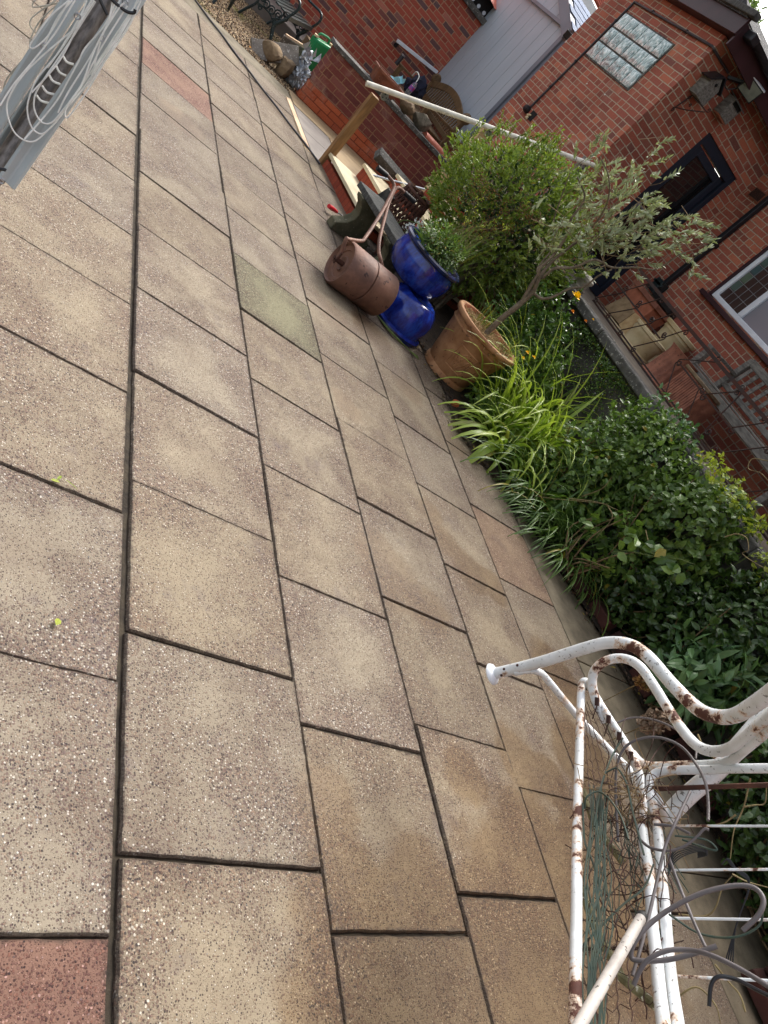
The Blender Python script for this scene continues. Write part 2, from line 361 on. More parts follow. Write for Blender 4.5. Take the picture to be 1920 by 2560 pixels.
MT['curtain'] = simple('grey_blind', L(120, 126, 134), L(104, 110, 118), 2, .8, bumpd=0)
MT['teal'] = simple('teal_handle', L(80, 140, 120), None, 3, .5)

MT['brick_house'] = brickmat('house_brick', [(0, L(142, 82, 68)), (.3, L(170, 98, 78)), (.6, L(156, 90, 76)), (.82, L(192, 116, 88)), (1, L(124, 80, 72))], L(190, 174, 150))
MT['brick_low'] = brickmat('low_wall_brick', [(0, L(110, 62, 58)), (.4, L(132, 74, 66)), (.8, L(122, 66, 60)), (1, L(142, 90, 80))], L(160, 118, 90), split=.15, stain=.2)
MT['brick_orange'] = brickmat('orange_brick', [(0, L(180, 92, 60)), (.5, L(196, 104, 68)), (1, L(170, 84, 56))], L(140, 70, 48), split=.1, stain=.1)
MT['brick_far'] = brickmat('far_wall_brick', [(0, L(160, 78, 62)), (.45, L(180, 92, 74)), (.72, L(164, 86, 72)), (.78, L(112, 80, 78)), (.88, L(104, 82, 84)), (.93, L(186, 116, 98)), (1, L(180, 108, 88))], L(190, 148, 118), split=.1, stain=.15, mort=.012)
MT['brick_step'] = brickmat('step_brick', [(0, L(150, 68, 48)), (.5, L(166, 80, 56)), (1, L(140, 62, 44))], L(120, 66, 50), bw=.075, bh=.4, split=0, stain=.2, mort=.008)
MT['brick_red'] = simple('red_block', L(74, 38, 30), L(46, 28, 24), 5, .85, bumpd=.003, bsc=60)

def slabmat():
    t = NT('aggregate_slab')
    tint = t.attr('tint'); uvn = t.n('ShaderNodeUVMap'); uvn.uv_map = 'slab'; u, v, _ = t.sep(uvn.outputs[0])
    e = t.m_('MINIMUM', t.m_('MINIMUM', u, t.m_('SUBTRACT', 1.0, u)), t.m_('MINIMUM', v, t.m_('SUBTRACT', 1.0, v)))
    nbig = t.noise(3.1, 4, .6); nmid = t.noise(14, 4, .6)
    e2 = t.m_('ADD', e, t.m_('ADD', t.m_('MULTIPLY', t.m_('SUBTRACT', nbig, .5), 1.15), t.m_('MULTIPLY', t.m_('SUBTRACT', nmid, .5), .3)))
    at2 = t.n('ShaderNodeAttribute'); at2.attribute_name = 'cen'; e2 = t.m_('ADD', t.m_('MULTIPLY', t.m_('SUBTRACT', e2, .17), 1.0), .17)
    e2 = t.m_('SUBTRACT', e2, t.m_('MULTIPLY', t.m_('SUBTRACT', e, .16), t.m_('SUBTRACT', 1.0, at2.outputs['Fac'])))
    expo = t.m_('ADD', .22, t.m_('MULTIPLY', t.m_('SUBTRACT', 1.0, t.step(e2, -.05, .42)), .78))          # 1 = gravel well exposed
    wv = t.n('ShaderNodeVectorMath', operation='ADD'); nv = t.n('ShaderNodeTexNoise'); nv.inputs['Scale'].default_value = 60
    t.t.links.new(t.pos, nv.inputs['Vector']); sc = t.scl(nv.outputs['Color'], (.004, .004, .004)); t.t.links.new(t.pos, wv.inputs[0]); t.t.links.new(sc, wv.inputs[1])
    vo = t.n('ShaderNodeTexVoronoi'); vo.inputs['Scale'].default_value = 185; t.t.links.new(wv.outputs[0], vo.inputs['Vector'])
    vs = t.n('ShaderNodeTexVoronoi'); vs.inputs['Scale'].default_value = 340; t.t.links.new(wv.outputs[0], vs.inputs['Vector'])
    rr, gg, _b = t.sep(vo.outputs['Color']); r2_, g2_, _b2 = t.sep(vs.outputs['Color'])
    thr = t.m_('ADD', t.m_('MULTIPLY', expo, .30), .28)
    vis = t.m_('LESS_THAN', gg, t.m_('ADD', t.m_('MULTIPLY', expo, .5), .48))
    peb = t.m_('MULTIPLY', t.m_('SUBTRACT', 1.0, t.step(vo.outputs['Distance'], t.m_('SUBTRACT', thr, .06), t.m_('ADD', thr, .06))), vis)
    vis2 = t.m_('LESS_THAN', g2_, t.m_('ADD', t.m_('MULTIPLY', expo, .25), .45))
    pe2 = t.m_('MULTIPLY', t.m_('SUBTRACT', 1.0, t.step(vs.outputs['Distance'], .25, .42)), vis2)
    stops = [(0, L(58, 51, 49)), (.18, L(82, 65, 58)), (.32, L(130, 108, 90)), (.46, L(98, 82, 76)), (.58, L(142, 125, 105)), (.7, L(92, 72, 66)), (.90, L(150, 138, 120)), (.98, L(190, 183, 170)), (1, L(72, 69, 72))]
    pc = t.ramp(rr, stops); pc2 = t.ramp(r2_, [(0, L(64, 55, 50)), (.4, L(98, 82, 70)), (.7, L(128, 113, 96)), (.9, L(164, 153, 136)), (1, L(194, 187, 174))])
    cem = t.mix(nmid, L(150, 139, 118), L(128, 117, 98)); cem = t.mix(t.m_('MULTIPLY', expo, .6), cem, L(100, 87, 77))
    col = t.mix(t.m_('MULTIPLY', pe2, .8), cem, pc2); col = t.mix(peb, col, pc)
    # grime with a shape of its own
    grime = t.m_('MULTIPLY', t.step(t.noise(2.3, 7, .7), .46, .64), .5); col = t.mix(grime, col, t.mix(1.0, col, (.60, .53, .52, 1), 'MULTIPLY'))
    col = t.mix(t.m_('MULTIPLY', t.step(t.noise(4, 5, .75), .56, .70), .38), col, L(92, 80, 82))
    # wet tan stains; large near-right ones also paint in shade, strength stored in alpha-like blue tint lookup
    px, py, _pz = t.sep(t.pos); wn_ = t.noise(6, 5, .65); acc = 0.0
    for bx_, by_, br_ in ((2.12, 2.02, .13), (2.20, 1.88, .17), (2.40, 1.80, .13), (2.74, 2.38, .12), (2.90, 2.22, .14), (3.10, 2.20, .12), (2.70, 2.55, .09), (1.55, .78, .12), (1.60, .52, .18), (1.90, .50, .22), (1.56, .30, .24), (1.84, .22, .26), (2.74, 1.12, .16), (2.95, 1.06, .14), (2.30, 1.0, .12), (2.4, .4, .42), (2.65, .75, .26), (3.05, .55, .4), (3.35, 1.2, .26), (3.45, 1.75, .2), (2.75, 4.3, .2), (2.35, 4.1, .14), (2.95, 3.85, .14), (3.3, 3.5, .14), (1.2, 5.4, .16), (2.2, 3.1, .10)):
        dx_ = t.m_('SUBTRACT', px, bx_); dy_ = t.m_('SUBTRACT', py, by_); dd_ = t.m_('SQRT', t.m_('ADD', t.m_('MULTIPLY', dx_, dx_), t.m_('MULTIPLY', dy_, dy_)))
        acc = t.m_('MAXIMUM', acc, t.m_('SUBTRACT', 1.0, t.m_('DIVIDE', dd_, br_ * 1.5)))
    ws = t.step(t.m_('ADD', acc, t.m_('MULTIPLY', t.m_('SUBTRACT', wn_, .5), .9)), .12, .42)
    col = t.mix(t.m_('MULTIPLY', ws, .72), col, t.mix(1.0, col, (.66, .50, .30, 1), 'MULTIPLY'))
    col = t.mix(1.0, col, tint, 'MULTIPLY')
    # grimy rim against the joints
    rim = t.m_('MULTIPLY', t.m_('SUBTRACT', 1.0, t.step(t.m_('ADD', e, t.m_('MULTIPLY', t.m_('SUBTRACT', t.noise(22, 4, .7), .5), .09)), -.004, .028)), .7)
    col = t.mix(rim, col, L(58, 48, 40))
    t.bump(t.m_('ADD', peb, t.m_('ADD', t.m_('MULTIPLY', pe2, .4), t.m_('MULTIPLY', t.noise(220, 3), .4))), .0022, .9)
    return t.fin(col, t.m_('SUBTRACT', .82, t.m_('MULTIPLY', ws, .32)), 0.0, .35)
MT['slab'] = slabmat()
def gravelmat():
    t = NT('gravel'); vo = t.n('ShaderNodeTexVoronoi'); vo.inputs['Scale'].default_value = 48; t.t.links.new(t.pos, vo.inputs['Vector'])
    rr = t.sep(vo.outputs['Color'])[0]
    col = t.ramp(rr, [(0, L(104, 84, 66)), (.3, L(168, 142, 108)), (.6, L(140, 114, 86)), (.8, L(206, 188, 154)), (1, L(90, 72, 58))])
    col = t.mix(t.step(vo.outputs['Distance'], .3, .62), col, L(60, 46, 36)); t.bump(t.m_('SUBTRACT', 1.0, vo.outputs['Distance']), .012)
    col = t.mix(t.m_('MULTIPLY', t.step(t.noise(1.6, 4, .6), .56, .68), .5), col, L(112, 118, 48))
    return t.fin(col, .9, 0, .2)
MT['gravel'] = gravelmat()
def rustpaint():
    t = NT('white_paint_rusting'); r = t.step(t.noise(6.5, 7, .72), .565, .60); edge = t.step(t.noise(6.5, 6, .7), .52, .59)
    sp = t.step(t.noise(85, 3, .65), .60, .66); dz = t.step(t.noise(9, 4, .6), .42, .6)
    col = t.mix(t.m_('MULTIPLY', dz, .35), L(222, 226, 228), L(178, 178, 170))
    col = t.mix(t.m_('MULTIPLY', t.m_('MULTIPLY', sp, t.step(t.noise(6, 3), .42, .6)), .8), col, L(66, 60, 50))
    col = t.mix(t.m_('MULTIPLY', edge, .7), col, L(196, 150, 96)); col = t.mix(r, col, t.mix(t.noise(60, 3), L(96, 52, 36), L(64, 38, 32)))
    t.bump(t.m_('ADD', t.m_('MULTIPLY', r, -.6), t.m_('MULTIPLY', t.noise(150, 3), .2)), .0012)
    return t.fin(col, t.m_('ADD', .35, t.m_('MULTIPLY', r, .45)), 0, .5)
MT['rusty_white'] = rustpaint()
def glaze():
    t = NT('blue_glaze'); n = t.noise(5, 5, .7, t.scl(t.pos, (3, 3, 1)))
    col = t.ramp(n, [(.25, L(14, 22, 66)), (.45, L(24, 38, 120)), (.6, L(30, 62, 160)), (.75, L(36, 96, 176))])
    x, y, z = t.sep(t.pos); t.bump(t.noise(30, 3), .0006)
    return t.fin(col, .16, 0, .6)
MT['glaze'] = glaze()
MT['glaze_dark'] = simple('blue_glaze_rim', L(14, 18, 38), L(24, 40, 88), 14, .25, bumpd=0)
def glassblock():
    t = NT('glass_block'); n = t.noise(7, 2, .5, None, 2.0); m = t.noise(11, 1, .4, t.scl(t.pos, (1, 1.6, .8)), 3.0)
    col = t.ramp(t.m_('ADD', t.m_('MULTIPLY', n, .5), t.m_('MULTIPLY', m, .5)), [(.36, L(84, 106, 108)), (.45, L(138, 164, 164)), (.54, L(172, 196, 194)), (.62, L(228, 240, 238))])
    t.bump(m, .012, .4); return t.fin(col, .12, 0, .7)
MT['glass_block'] = glassblock()
def glassmat(name, c, rough=.03):
    t = NT(name); return t.fin(c, rough, 0.0, .9)
MT['dark_glass'] = glassmat('dark_glass', L(26, 26, 28)); MT['window_glass'] = glassmat('window_glass', L(58, 48, 46))
MT['grey_glass'] = glassmat('grey_reflection_glass', L(112, 118, 126), .25)  # grey base colour paints a reflection into the plain panes
def clear():
    t = NT('clear_bottle'); t.p.inputs['Transmission Weight'].default_value = .85; return t.fin(L(210, 220, 230), .08, 0, .5)
MT['bottle'] = clear()

# leaves
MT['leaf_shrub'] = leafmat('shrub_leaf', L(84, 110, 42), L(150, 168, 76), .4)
MT['leaf_olive'] = leafmat('olive_leaf', L(124, 138, 104), L(188, 196, 160), .45, .15)
MT['leaf_lily'] = leafmat('daylily_leaf', L(104, 140, 50), L(170, 190, 84), .4, .35, tip=L(178, 194, 88))
MT['leaf_lily_dark'] = leafmat('iris_leaf', L(64, 96, 42), L(112, 140, 70), .4, .3)
MT['leaf_dark'] = leafmat('dark_leaf', L(36, 58, 27), L(76, 104, 48), .34, .2)  # albedo lowered to put the hedge's inner shade into the leaf colour
MT['leaf_mid'] = leafmat('mid_leaf', L(54, 84, 36), L(122, 150, 74), .36)
MT['leaf_rose'] = leafmat('rose_leaf', L(48, 78, 34), L(98, 130, 62), .28, .25)
MT['leaf_lime'] = leafmat('lime_leaf', L(126, 146, 50), L(176, 186, 80), .4, .4)
MT['leaf_blue'] = leafmat('blue_green_leaf', L(70, 106, 66), L(112, 146, 94), .4)
MT['leaf_grass'] = leafmat('grass_leaf', L(86, 108, 56), L(124, 146, 84), .5, .3)

# ------------------------------------------------------------------ foliage
def leaf_mesh(pos, axis, nrm, ln, wd, fold=.18, droop=.15, tint=None):
    """5-vertex folded leaves; arrays (N,3)"""
    n = len(pos); ax = axis / (np.linalg.norm(axis, axis=1, keepdims=True) + 1e-9)
    sd = np.cross(ax, nrm); sd /= (np.linalg.norm(sd, axis=1, keepdims=True) + 1e-9); nr = np.cross(sd, ax)
    ln = ln[:, None]; wd = wd[:, None]
    base = pos; tip = pos + ax * ln - nr * ln * droop
    m1 = pos + ax * ln * .30; m2 = pos + ax * ln * .68 - nr * ln * droop * .4
    l1 = m1 + sd * wd * .46 + nr * wd * fold; r1_ = m1 - sd * wd * .46 + nr * wd * fold
    l2 = m2 + sd * wd * .40 + nr * wd * fold; r2_ = m2 - sd * wd * .40 + nr * wd * fold
    V = np.stack([base, l1, r1_, m1, l2, r2_, m2, tip], 1).reshape(-1, 3)
    o = np.arange(n)[:, None] * 8
    quads = np.concatenate([o + np.array([[3, 6, 4, 1]]), o + np.array([[3, 2, 5, 6]])], 0)
    tris = np.concatenate([o + np.array([[0, 3, 1]]), o + np.array([[0, 2, 3]]), o + np.array([[6, 7, 4]]), o + np.array([[6, 5, 7]])], 0)
    if tint is None: tint = rng.random(n)
    col = np.ones((n * 8, 4), np.float32); col[:, 0] = np.repeat(tint, 8); col[:, 1] = np.tile([0, .2, .2, .3, .7, .7, .7, 1], n)
    return V, quads.tolist() + tris.tolist(), col
def leaves(name, parent, mat, pos, axis, nrm, ln, wd, **k):
    V, Fc, col = leaf_mesh(pos, axis, nrm, ln, wd, **k)
    return mesh_obj(name, V, Fc, mat, parent, smooth=False, col=col, rec=False)
def rand_unit(n): v = rng.normal(size=(n, 3)); return v / np.linalg.norm(v, axis=1, keepdims=True)
def clumpy(P, k=7.0, seed=0):
    return (np.sin(P[:, 0] * k + seed) + np.sin(P[:, 1] * k * 1.13 + seed * 2.1) + np.sin(P[:, 2] * k * .93 + seed * 3.7) + np.sin((P[:, 0] + P[:, 2]) * k * 1.9 + seed)) / 4
def blob_points(n, c, r, shell=.5, seed=0, k=7., amp=.25, zmin=None):
    """points through an uneven ellipsoid; denser towards its surface"""
    d = rand_unit(n); rad = (shell + (1 - shell) * rng.random(n)) ** .7
    rad = rad * (1 + amp * clumpy(d * 1.0, k * .6, seed))
    P = np.asarray(c) + d * rad[:, None] * np.asarray(r)
    if zmin is not None:
        kp = P[:, 2] > zmin; P = P[kp]; d = d[kp]
    return P, d
def whorl_foliage(name, parent, mat, tips, dirs, per, ln, wd, spread=.8, lnv=.35, up=.35, **k):
    """leaf rosettes: per leaves round each tip"""
    n = len(tips); T = np.repeat(tips, per, 0); D = np.repeat(dirs, per, 0)
    D = D + np.array([0, 0, up]); D /= np.linalg.norm(D, axis=1, keepdims=True)
    A = D + rand_unit(n * per) * spread; A /= np.linalg.norm(A, axis=1, keepdims=True)
    T = T - D * (rng.random((n * per, 1)) * ln * 1.6)
    N = D + rand_unit(n * per) * .35
    tint = np.repeat(rng.random(n), per) * .55 + rng.random(n * per) * .45
    return leaves(name, parent, mat, T, A, N, ln * (1 + lnv * (rng.random(n * per) - .5) * 2), wd * (1 + lnv * (rng.random(n * per) - .5)), tint=tint, **k)
def straps(name, parent, mat, base, n, length, width, spread, arch, lean=(0, 0, 0), segs=8, seed=1, rb=.06):
    rg = np.random.default_rng(seed); Vs = []; Fs = []; cols = []
    for i in range(n):
        a = rg.uniform(0, 2 * PI); out = V3(math.cos(a), math.sin(a), 0); L_ = length * rg.uniform(.6, 1.1); wd = width * rg.uniform(.7, 1.15)
        p = np.asarray(base, float) + out * rg.uniform(0, rb) + V3(rg.normal(0, rb), rg.normal(0, rb), 0) * .6
        d = unit(V3(0, 0, 1) + out * spread * rg.uniform(.3, 1.2) + np.asarray(lean) * rg.uniform(.5, 1.2))
        sd = unit(np.cross(d, V3(0, 0, 1)) + 1e-6); A = arch * rg.uniform(.6, 1.3); tt = rg.random(); o = len(Vs)
        for s in range(segs + 1):
            f = s / segs; wq = wd * (1 - f ** 2.2) * (.75 + .5 * min(1, f * 4)) + .0006
            up = unit(np.cross(sd, d))
            Vs += [p - sd * wq / 2 + up * wq * .18, p, p + sd * wq / 2 + up * wq * .18]; cols += [(tt, f, 0, 1)] * 3
            if s < segs:
                q = o + s * 3; Fs += [(q, q + 1, q + 4, q + 3), (q + 1, q + 2, q + 5, q + 4)]
            d = unit(d + V3(0, 0, -1) * A * (0.25 + f) / segs * 2 + np.asarray(lean) * .02); p = p + d * L_ / segs
    return mesh_obj(name, Vs, Fs, mat, parent, smooth=True, col=cols, rec=False, angle=80)
def stems(name, parent, mat, lines, r, n=5, sm=4):
    if len(lines) <= 26:
        for ln in lines:
            mb = MB(); p = smooth_path(ln, sm); m = len(p); mb.tube(p, [r * (1 - .6 * i / m) for i in range(m)], n); obj('stem' if name.endswith('stems') else name, mb, mat, parent, smooth=True, rec=False)
        return
    mb = MB()
    for ln in lines:
        p = smooth_path(ln, sm); m = len(p); mb.tube(p, [r * (1 - .6 * i / m) for i in range(m)], n)
    return stuff(obj(name, mb, mat, parent, smooth=True, rec=False))
# ================================================================== SETTING
def sheet(name, poly, z, mat):
    mb = MB(); mb.add([(p[0], p[1], z) for p in poly], [tuple(range(len(poly)))]); return struct(obj(name, mb, mat))
sheet('ground', [(-60, -60), (60, -60), (60, 60), (-60, 60)], -.06, MT['grass'])
sheet('patio_bedding', [(-5, -4), (5.2, -4), (5.2, 9.2), (-5, 9.2)], -.016, MT['dark_joint'])
EDGE = [(2.87, 7.38), (3.06, 6.28), (3.16, 5.6), (3.42, 4.75), (3.50, 4.2), (3.44, 3.72), (3.66, 3.45), (3.93, 3.19), (4.14, 2.75), (4.33, 2.26), (4.5, 1.6), (4.62, .9), (4.66, 0), (4.66, -2)]
def edge_x(y):
    for (x0, y0), (x1, y1) in zip(EDGE, EDGE[1:]):
        if y1 <= y <= y0: return x0 + (x1 - x0) * (y0 - y) / (y0 - y1)
    return EDGE[0][0] if y > EDGE[0][1] else EDGE[-1][0]
# paving slabs, one sheet of individually bedded slabs
def build_patio():
    cols = [(-1.515, -.925, .2), (-.920, -.332, .5), (-.327, .266, .05), (.270, .874, .45), (.893, 1.488, .612), (1.492, 2.069, .46), (2.073, 2.655, .575), (2.659, 3.214, .415), (3.220, 3.807, .55), (3.816, 4.4, .3)]
    vs = []; fs = []; uv = []; tint = []; wet = []; cen = []
    rg = random.Random(11)
    def slab(x0, x1, y0, y1, tn, wt, dz, tx, ty, cn):
        o = len(vs); b = .0045; th = .045
        def pt(x, y, z): return (x, y, z + dz + tx * (x - (x0 + x1) / 2) + ty * (y - (y0 + y1) / 2))
        n = 16
        jit = [rg.uniform(-.0032, .0030) for _ in range(4 * n)]
        def ring(ins, z):
            out = []
            for k in range(n): out.append((x0 + ins + (x1 - x0 - 2 * ins) * k / n, y0 + ins))
            for k in range(n): out.append((x1 - ins, y0 + ins + (y1 - y0 - 2 * ins) * k / n))
            for k in range(n): out.append((x1 - ins - (x1 - x0 - 2 * ins) * k / n, y1 - ins))
            for k in range(n): out.append((x0 + ins, y1 - ins - (y1 - y0 - 2 * ins) * k / n))
            r = []
            cx, cy = (x0 + x1) / 2, (y0 + y1) / 2
            for (x, y), j in zip(out, jit):
                if ins < .02: s_ = 1 + j * 1.7; x = cx + (x - cx) * s_; y = cy + (y - cy) * s_
                r.append(pt(x, y, z))
            return r
        rings = [ring(0, -th), ring(0, -.008), ring(b, 0.0)]
        m = 4 * n
        for r in rings:
            vs.extend(r)
            for p in r: uv.append(((p[0] - x0) / (x1 - x0), (p[1] - y0) / (y1 - y0))); tint.append(tn); wet.append(wt); cen.append(cn)
        for i in range(2):
            for k in range(m): fs.append((o + i * m + k, o + i * m + (k + 1) % m, o + (i + 1) * m + (k + 1) % m, o + (i + 1) * m + k))
        fs.append(tuple(o + 2 * m + k for k in range(m)))
    for ci, (x0, x1, s0) in enumerate(cols):
        y = s0 - .585 * 6
        while y < 8.7:
            ya, yb = y + .0022, y + .5828; y += .585
            cx, cy = (x0 + x1) / 2, (ya + yb) / 2
            if cy > 8.55 and ci < 7: yb = min(yb, 8.72)
            if cy > 7.15 and x1 > 2.75: continue
            if cx > 3.85 and cy > -.2: continue
            if x0 > edge_x(cy) + .12: continue
            g = rg.uniform(.9, 1.05); warm = rg.uniform(-.03, .03) + .012 * (ci - 4)
            tn = (g * (1 + warm * .4), g * (1 - warm * .15), g * (1 - warm * 1.3), 1); wt = 0.0
            if cx > 1.4: wt = rg.choice([0, .35, .5, .6])
            if cx > 2: wt = rg.choice([.3, .5, .7, .8])
            if ci == 4 and 5.84 < cy < 6.42: tn = (1.0, .72, .70, 1); wt = 0
            if ci == 3 and -.2 < cy < .45: tn = (.70, .46, .46, 1); wt = 0
            if ci == 6 and abs(cy - 4.37) < .28: pass
            if ci == 5 and abs(cy - 3.68) < .3: pass
            if ci == 5 and 3.4 < cy < 3.96: tn = (.72, .80, .66, 1); wt = .0
            if ci == 8 and 2.3 < cy < 2.9: tn = (1.10, .94, .84, 1)
            if ci >= 5 and cy < 1.0: wt = .95
            dz = rg.uniform(-.005, .002); tx = rg.uniform(-.005, .005); ty = rg.uniform(-.005, .005); cn = rg.choice([0, 0, .15, .3, .8, 1.0])
            if ci == 5 and 1.6 < cy < 2.3: ty = .01
            slab(x0 + rg.uniform(-.003, .003), x1 + rg.uniform(-.003, .003), ya + rg.uniform(-.003, .003), yb + rg.uniform(-.003, .003), tn, wt, dz, tx, ty, cn)
    me = bpy.data.meshes.new('patio'); me.from_pydata(vs, [], fs)
    ul = me.uv_layers.new(name='slab'); li = np.zeros(len(me.loops), np.int32); me.loops.foreach_get('vertex_index', li)
    ul.data.foreach_set('uv', np.array(uv, np.float32)[li].ravel())
    at = me.color_attributes.new('tint', 'FLOAT_COLOR', 'POINT'); at.data.foreach_set('color', np.array(tint, np.float32).ravel())
    wa = me.attributes.new('wet', 'FLOAT', 'POINT'); wa.data.foreach_set('value', np.array(wet, np.float32))
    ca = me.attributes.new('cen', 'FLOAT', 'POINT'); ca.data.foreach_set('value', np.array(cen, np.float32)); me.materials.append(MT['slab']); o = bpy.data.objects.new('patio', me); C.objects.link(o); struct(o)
build_patio()
# smooth concrete apron beside the bed, concrete verge at the far end, path along the low wall
mb = MB(); mb.prism([(3.816, 2.86), (3.822, 1.93), (4.60, 1.93), (4.36, 2.3), (3.98, 3.15), (3.86, 3.1)][::-1], .03, -.034); mb.prism([(3.822, 1.922), (3.828, .75), (4.75, .75), (4.75, 1.0), (4.60, 1.922)][::-1], .03, -.036); mb.prism([(3.828, .743), (3.83, -1.2), (4.75, -1.2), (4.75, .743)][::-1], .03, -.034); struct(obj('concrete_apron', mb, MT['concrete'], bevel=.004))
mb = MB(); mb.prism([(-3.2, 8.73), (2.75, 8.73), (2.72, 9.12), (1.5, 9.17), (-3.2, 9.17)], .04, -.043); struct(obj('concrete_verge', mb, MT['concrete'], bevel=.004))
mb = MB()
for poly in ([(2.66, 8.10), (2.68, 7.16), (2.84, 7.16), (2.755, 7.50), (2.655, 8.74)], [(2.76, 8.80), (3.5, 8.78), (3.5, 9.29), (2.76, 9.29)], [(3.51, 8.78), (4.3, 8.78), (4.3, 9.29), (3.51, 9.29)], [(4.31, 8.78), (5.0, 8.78), (5.0, 9.29), (4.31, 9.29)],
             [(3.3, 7.46), (4.0, 7.46), (4.0, 8.1), (3.3, 8.1)], [(3.3, 8.11), (4.0, 8.11), (4.0, 8.77), (3.3, 8.77)]):
    mb.prism([(x, y) for x, y in poly], .03, -.032)
struct(obj('side_path', mb, MT['stone_path'], bevel=.005))
mb = MB()
for poly in ([(2.79, 7.46), (3.29, 7.46), (3.29, 8.1), (2.76, 8.1)], [(2.76, 8.11), (3.29, 8.11), (3.29, 8.77), (2.75, 8.77)], [(4.01, 7.46), (5, 7.46), (5, 8.77), (4.01, 8.77)]):
    mb.prism(poly, .03, -.034)
struct(obj('grey_paving', mb, MT['grey_path'], bevel=.005))
mb = MB(); p = [onz(c1(*q), 0)[:2] for q in ((586, 535), (610, 548), (722, 838), (690, 806))]; mb.prism(p, .036, -.032); struct(obj('path_edging_strip', mb, MT['pale_strip']))
sheet('gravel', [(-8, 9.17), (3.3, 9.10), (3.3, 12.0), (-8, 12.0)], -.012, MT['gravel'])
# loose stones standing up from the gravel
P = np.stack([rng.uniform(.9, 3.2, 5200), 9.14 + rng.random(5200) ** 1.3 * 2.9, np.zeros(5200)], 1)
vs = []; fs = []
for i, p in enumerate(P):
    r = rng.uniform(.006, .014); o = len(vs); a = rng.uniform(0, 6); c, s_ = math.cos(a) * r, math.sin(a) * r
    vs += [(p[0] + c, p[1] + s_, -.012), (p[0] - s_, p[1] + c, -.012), (p[0] - c, p[1] - s_, -.012), (p[0] + s_, p[1] - c, -.012), (p[0], p[1], -.012 + r * 1.1)]
    fs += [(o, o + 1, o + 4), (o + 1, o + 2, o + 4), (o + 2, o + 3, o + 4), (o + 3, o, o + 4)]
stuff(mesh_obj('loose_gravel', vs, fs, MT['gravel'], rec=False), 'loose tan pebbles scattered over the gravel bed beyond the patio', 'gravel')
mb = MB(); mb.box((-8, 11.94, -.05), (5.57, 12.98, .17)); struct(obj('far_pavement', mb, MT['grey_path'], bevel=.01))
mb = MB(); mb.box((3.3, 9.53, -.05), (5.56, 11.93, .27)); struct(obj('upper_paving', mb, MT['stone_path']))
mb = MB()
mb.add([(x, y, .018) for x, y in EDGE[1:]] + [(4.95, -2, .05), (4.95, 6.24, .05)], [tuple(range(len(EDGE) - 1 + 2))]); struct(obj('bed_soil', mb, MT['soil']))
mb = MB(); mb.box((4.95, -8, -.05), (7.26, 6.24, 1.04)); mb.box((4.97, 6.24, -.05), (7.26, 9.29, 1.04)); struct(obj('terrace', mb, MT['terrace_paving']))

# ================================================================== STRUCTURES
t = thing('retaining_wall', 'old rendered retaining wall with mossy stone coping above the planted bed', 'wall', (4.85, 2, 0))
mb = MB(); mb.box((4.80, -6, -.05), (4.945, 6.1, 1.0)); obj('wall', mb, MT['old_wall'], t)
mb = MB()
for k in range(20):
    y0 = 6.12 - k * .62; mb.box((4.70 + .006 * (k % 3), y0 - .612, 1.003), (4.96, y0, 1.085 + .003 * (k % 2)))
obj('coping', mb, MT['coping'], t, bevel=.012)

t = thing('garden_steps', 'brick garden steps with cream stone treads climbing to the upper terrace', 'steps', (3.0, 6.8, 0))
for i in range(7):
    dx = i * .335; z0 = i * .15
    xa, xb = 2.885 + dx, 3.055 + dx
    mb = MB(); mb.prism([(xa, 7.36), (xb, 6.30), (5.0, 6.30), (5.0, 7.36)], .112, z0 if i else -.03); obj('riser', mb, MT['brick_step'], t)
    mb = MB(); mb.prism([(xa - .022, 7.375), (xb - .022, 6.285), (5.0, 6.285), (5.0, 7.375)], .036, z0 + .1125 if i else .0835); 
    if i == 0: mb.v = [(x, y, z + .029) for x, y, z in mb.v]
    obj('tread', mb, MT['cream_slab'], t, bevel=.006)

t = thing('low_brick_wall', 'low brick garden wall with orange brick base and grey stone coping', 'wall', (4.1, 9.4, 0))
mb = MB(); mb.box((2.92, 9.30, .215), (4.95, 9.52, .655)); obj('wall', mb, MT['brick_low'], t)
mb = MB(); mb.box((2.905, 9.292, -.04), (4.95, 9.53, .214)); obj('base_course', mb, MT['brick_orange'], t)
mb = MB()
for k in range(4): mb.box((2.87 + k * .56, 9.27, .656), (2.865 + (k + 1) * .56, 9.55, .708 + .004 * (k % 2)))
obj('coping', mb, MT['coping'], t, bevel=.008)

t = thing('garage', 'long red brick outbuilding wall under a beam and rusty red roof at the far end', 'building', (0, 13, 0))
mb = MB(); mb.box((-9, 13.0, -.05), (6.5, 13.3, 2.17)); obj('wall', mb, MT['brick_far'], t)
mb = MB(); mb.box((-9, 12.93, 2.171), (6.5, 13.06, 2.26)); obj('beam', mb, MT['coping'], t, bevel=.004)
mb = MB(); mb.box((-9, 13.10, 2.26), (6.5, 13.30, 2.50)); obj('dark_gap', mb, MT['interior'], t)
for k in range(6): mb = MB(); mb.lathe([(.03, 0), (.028, .035), (.0, .045)], (4.95 + k * .14, 13.08, 2.30), 10, 'y'); obj('bracket_cap', mb, MT['white_frame'], t, smooth=True)
mb = MB(); n = 80
for k in range(n + 1):
    x = -9 + 15.5 * k / n; dz = .02 * math.cos(k * PI); mb.v += [(x, 12.95, 2.47 + dz), (x, 16, 3.75 + dz)]
    if k: mb.f.append((2 * k - 2, 2 * k, 2 * k + 1, 2 * k - 1))
obj('roof', mb, MT['pantile'], t)
for k in range(2): mb = MB(); mb.bar((5.3 + k * .09, 12.9, 2.53), (5.3 + k * .09, 13.6, 2.84), .05, .02); obj('roof_glass', mb, MT['steel'], t)

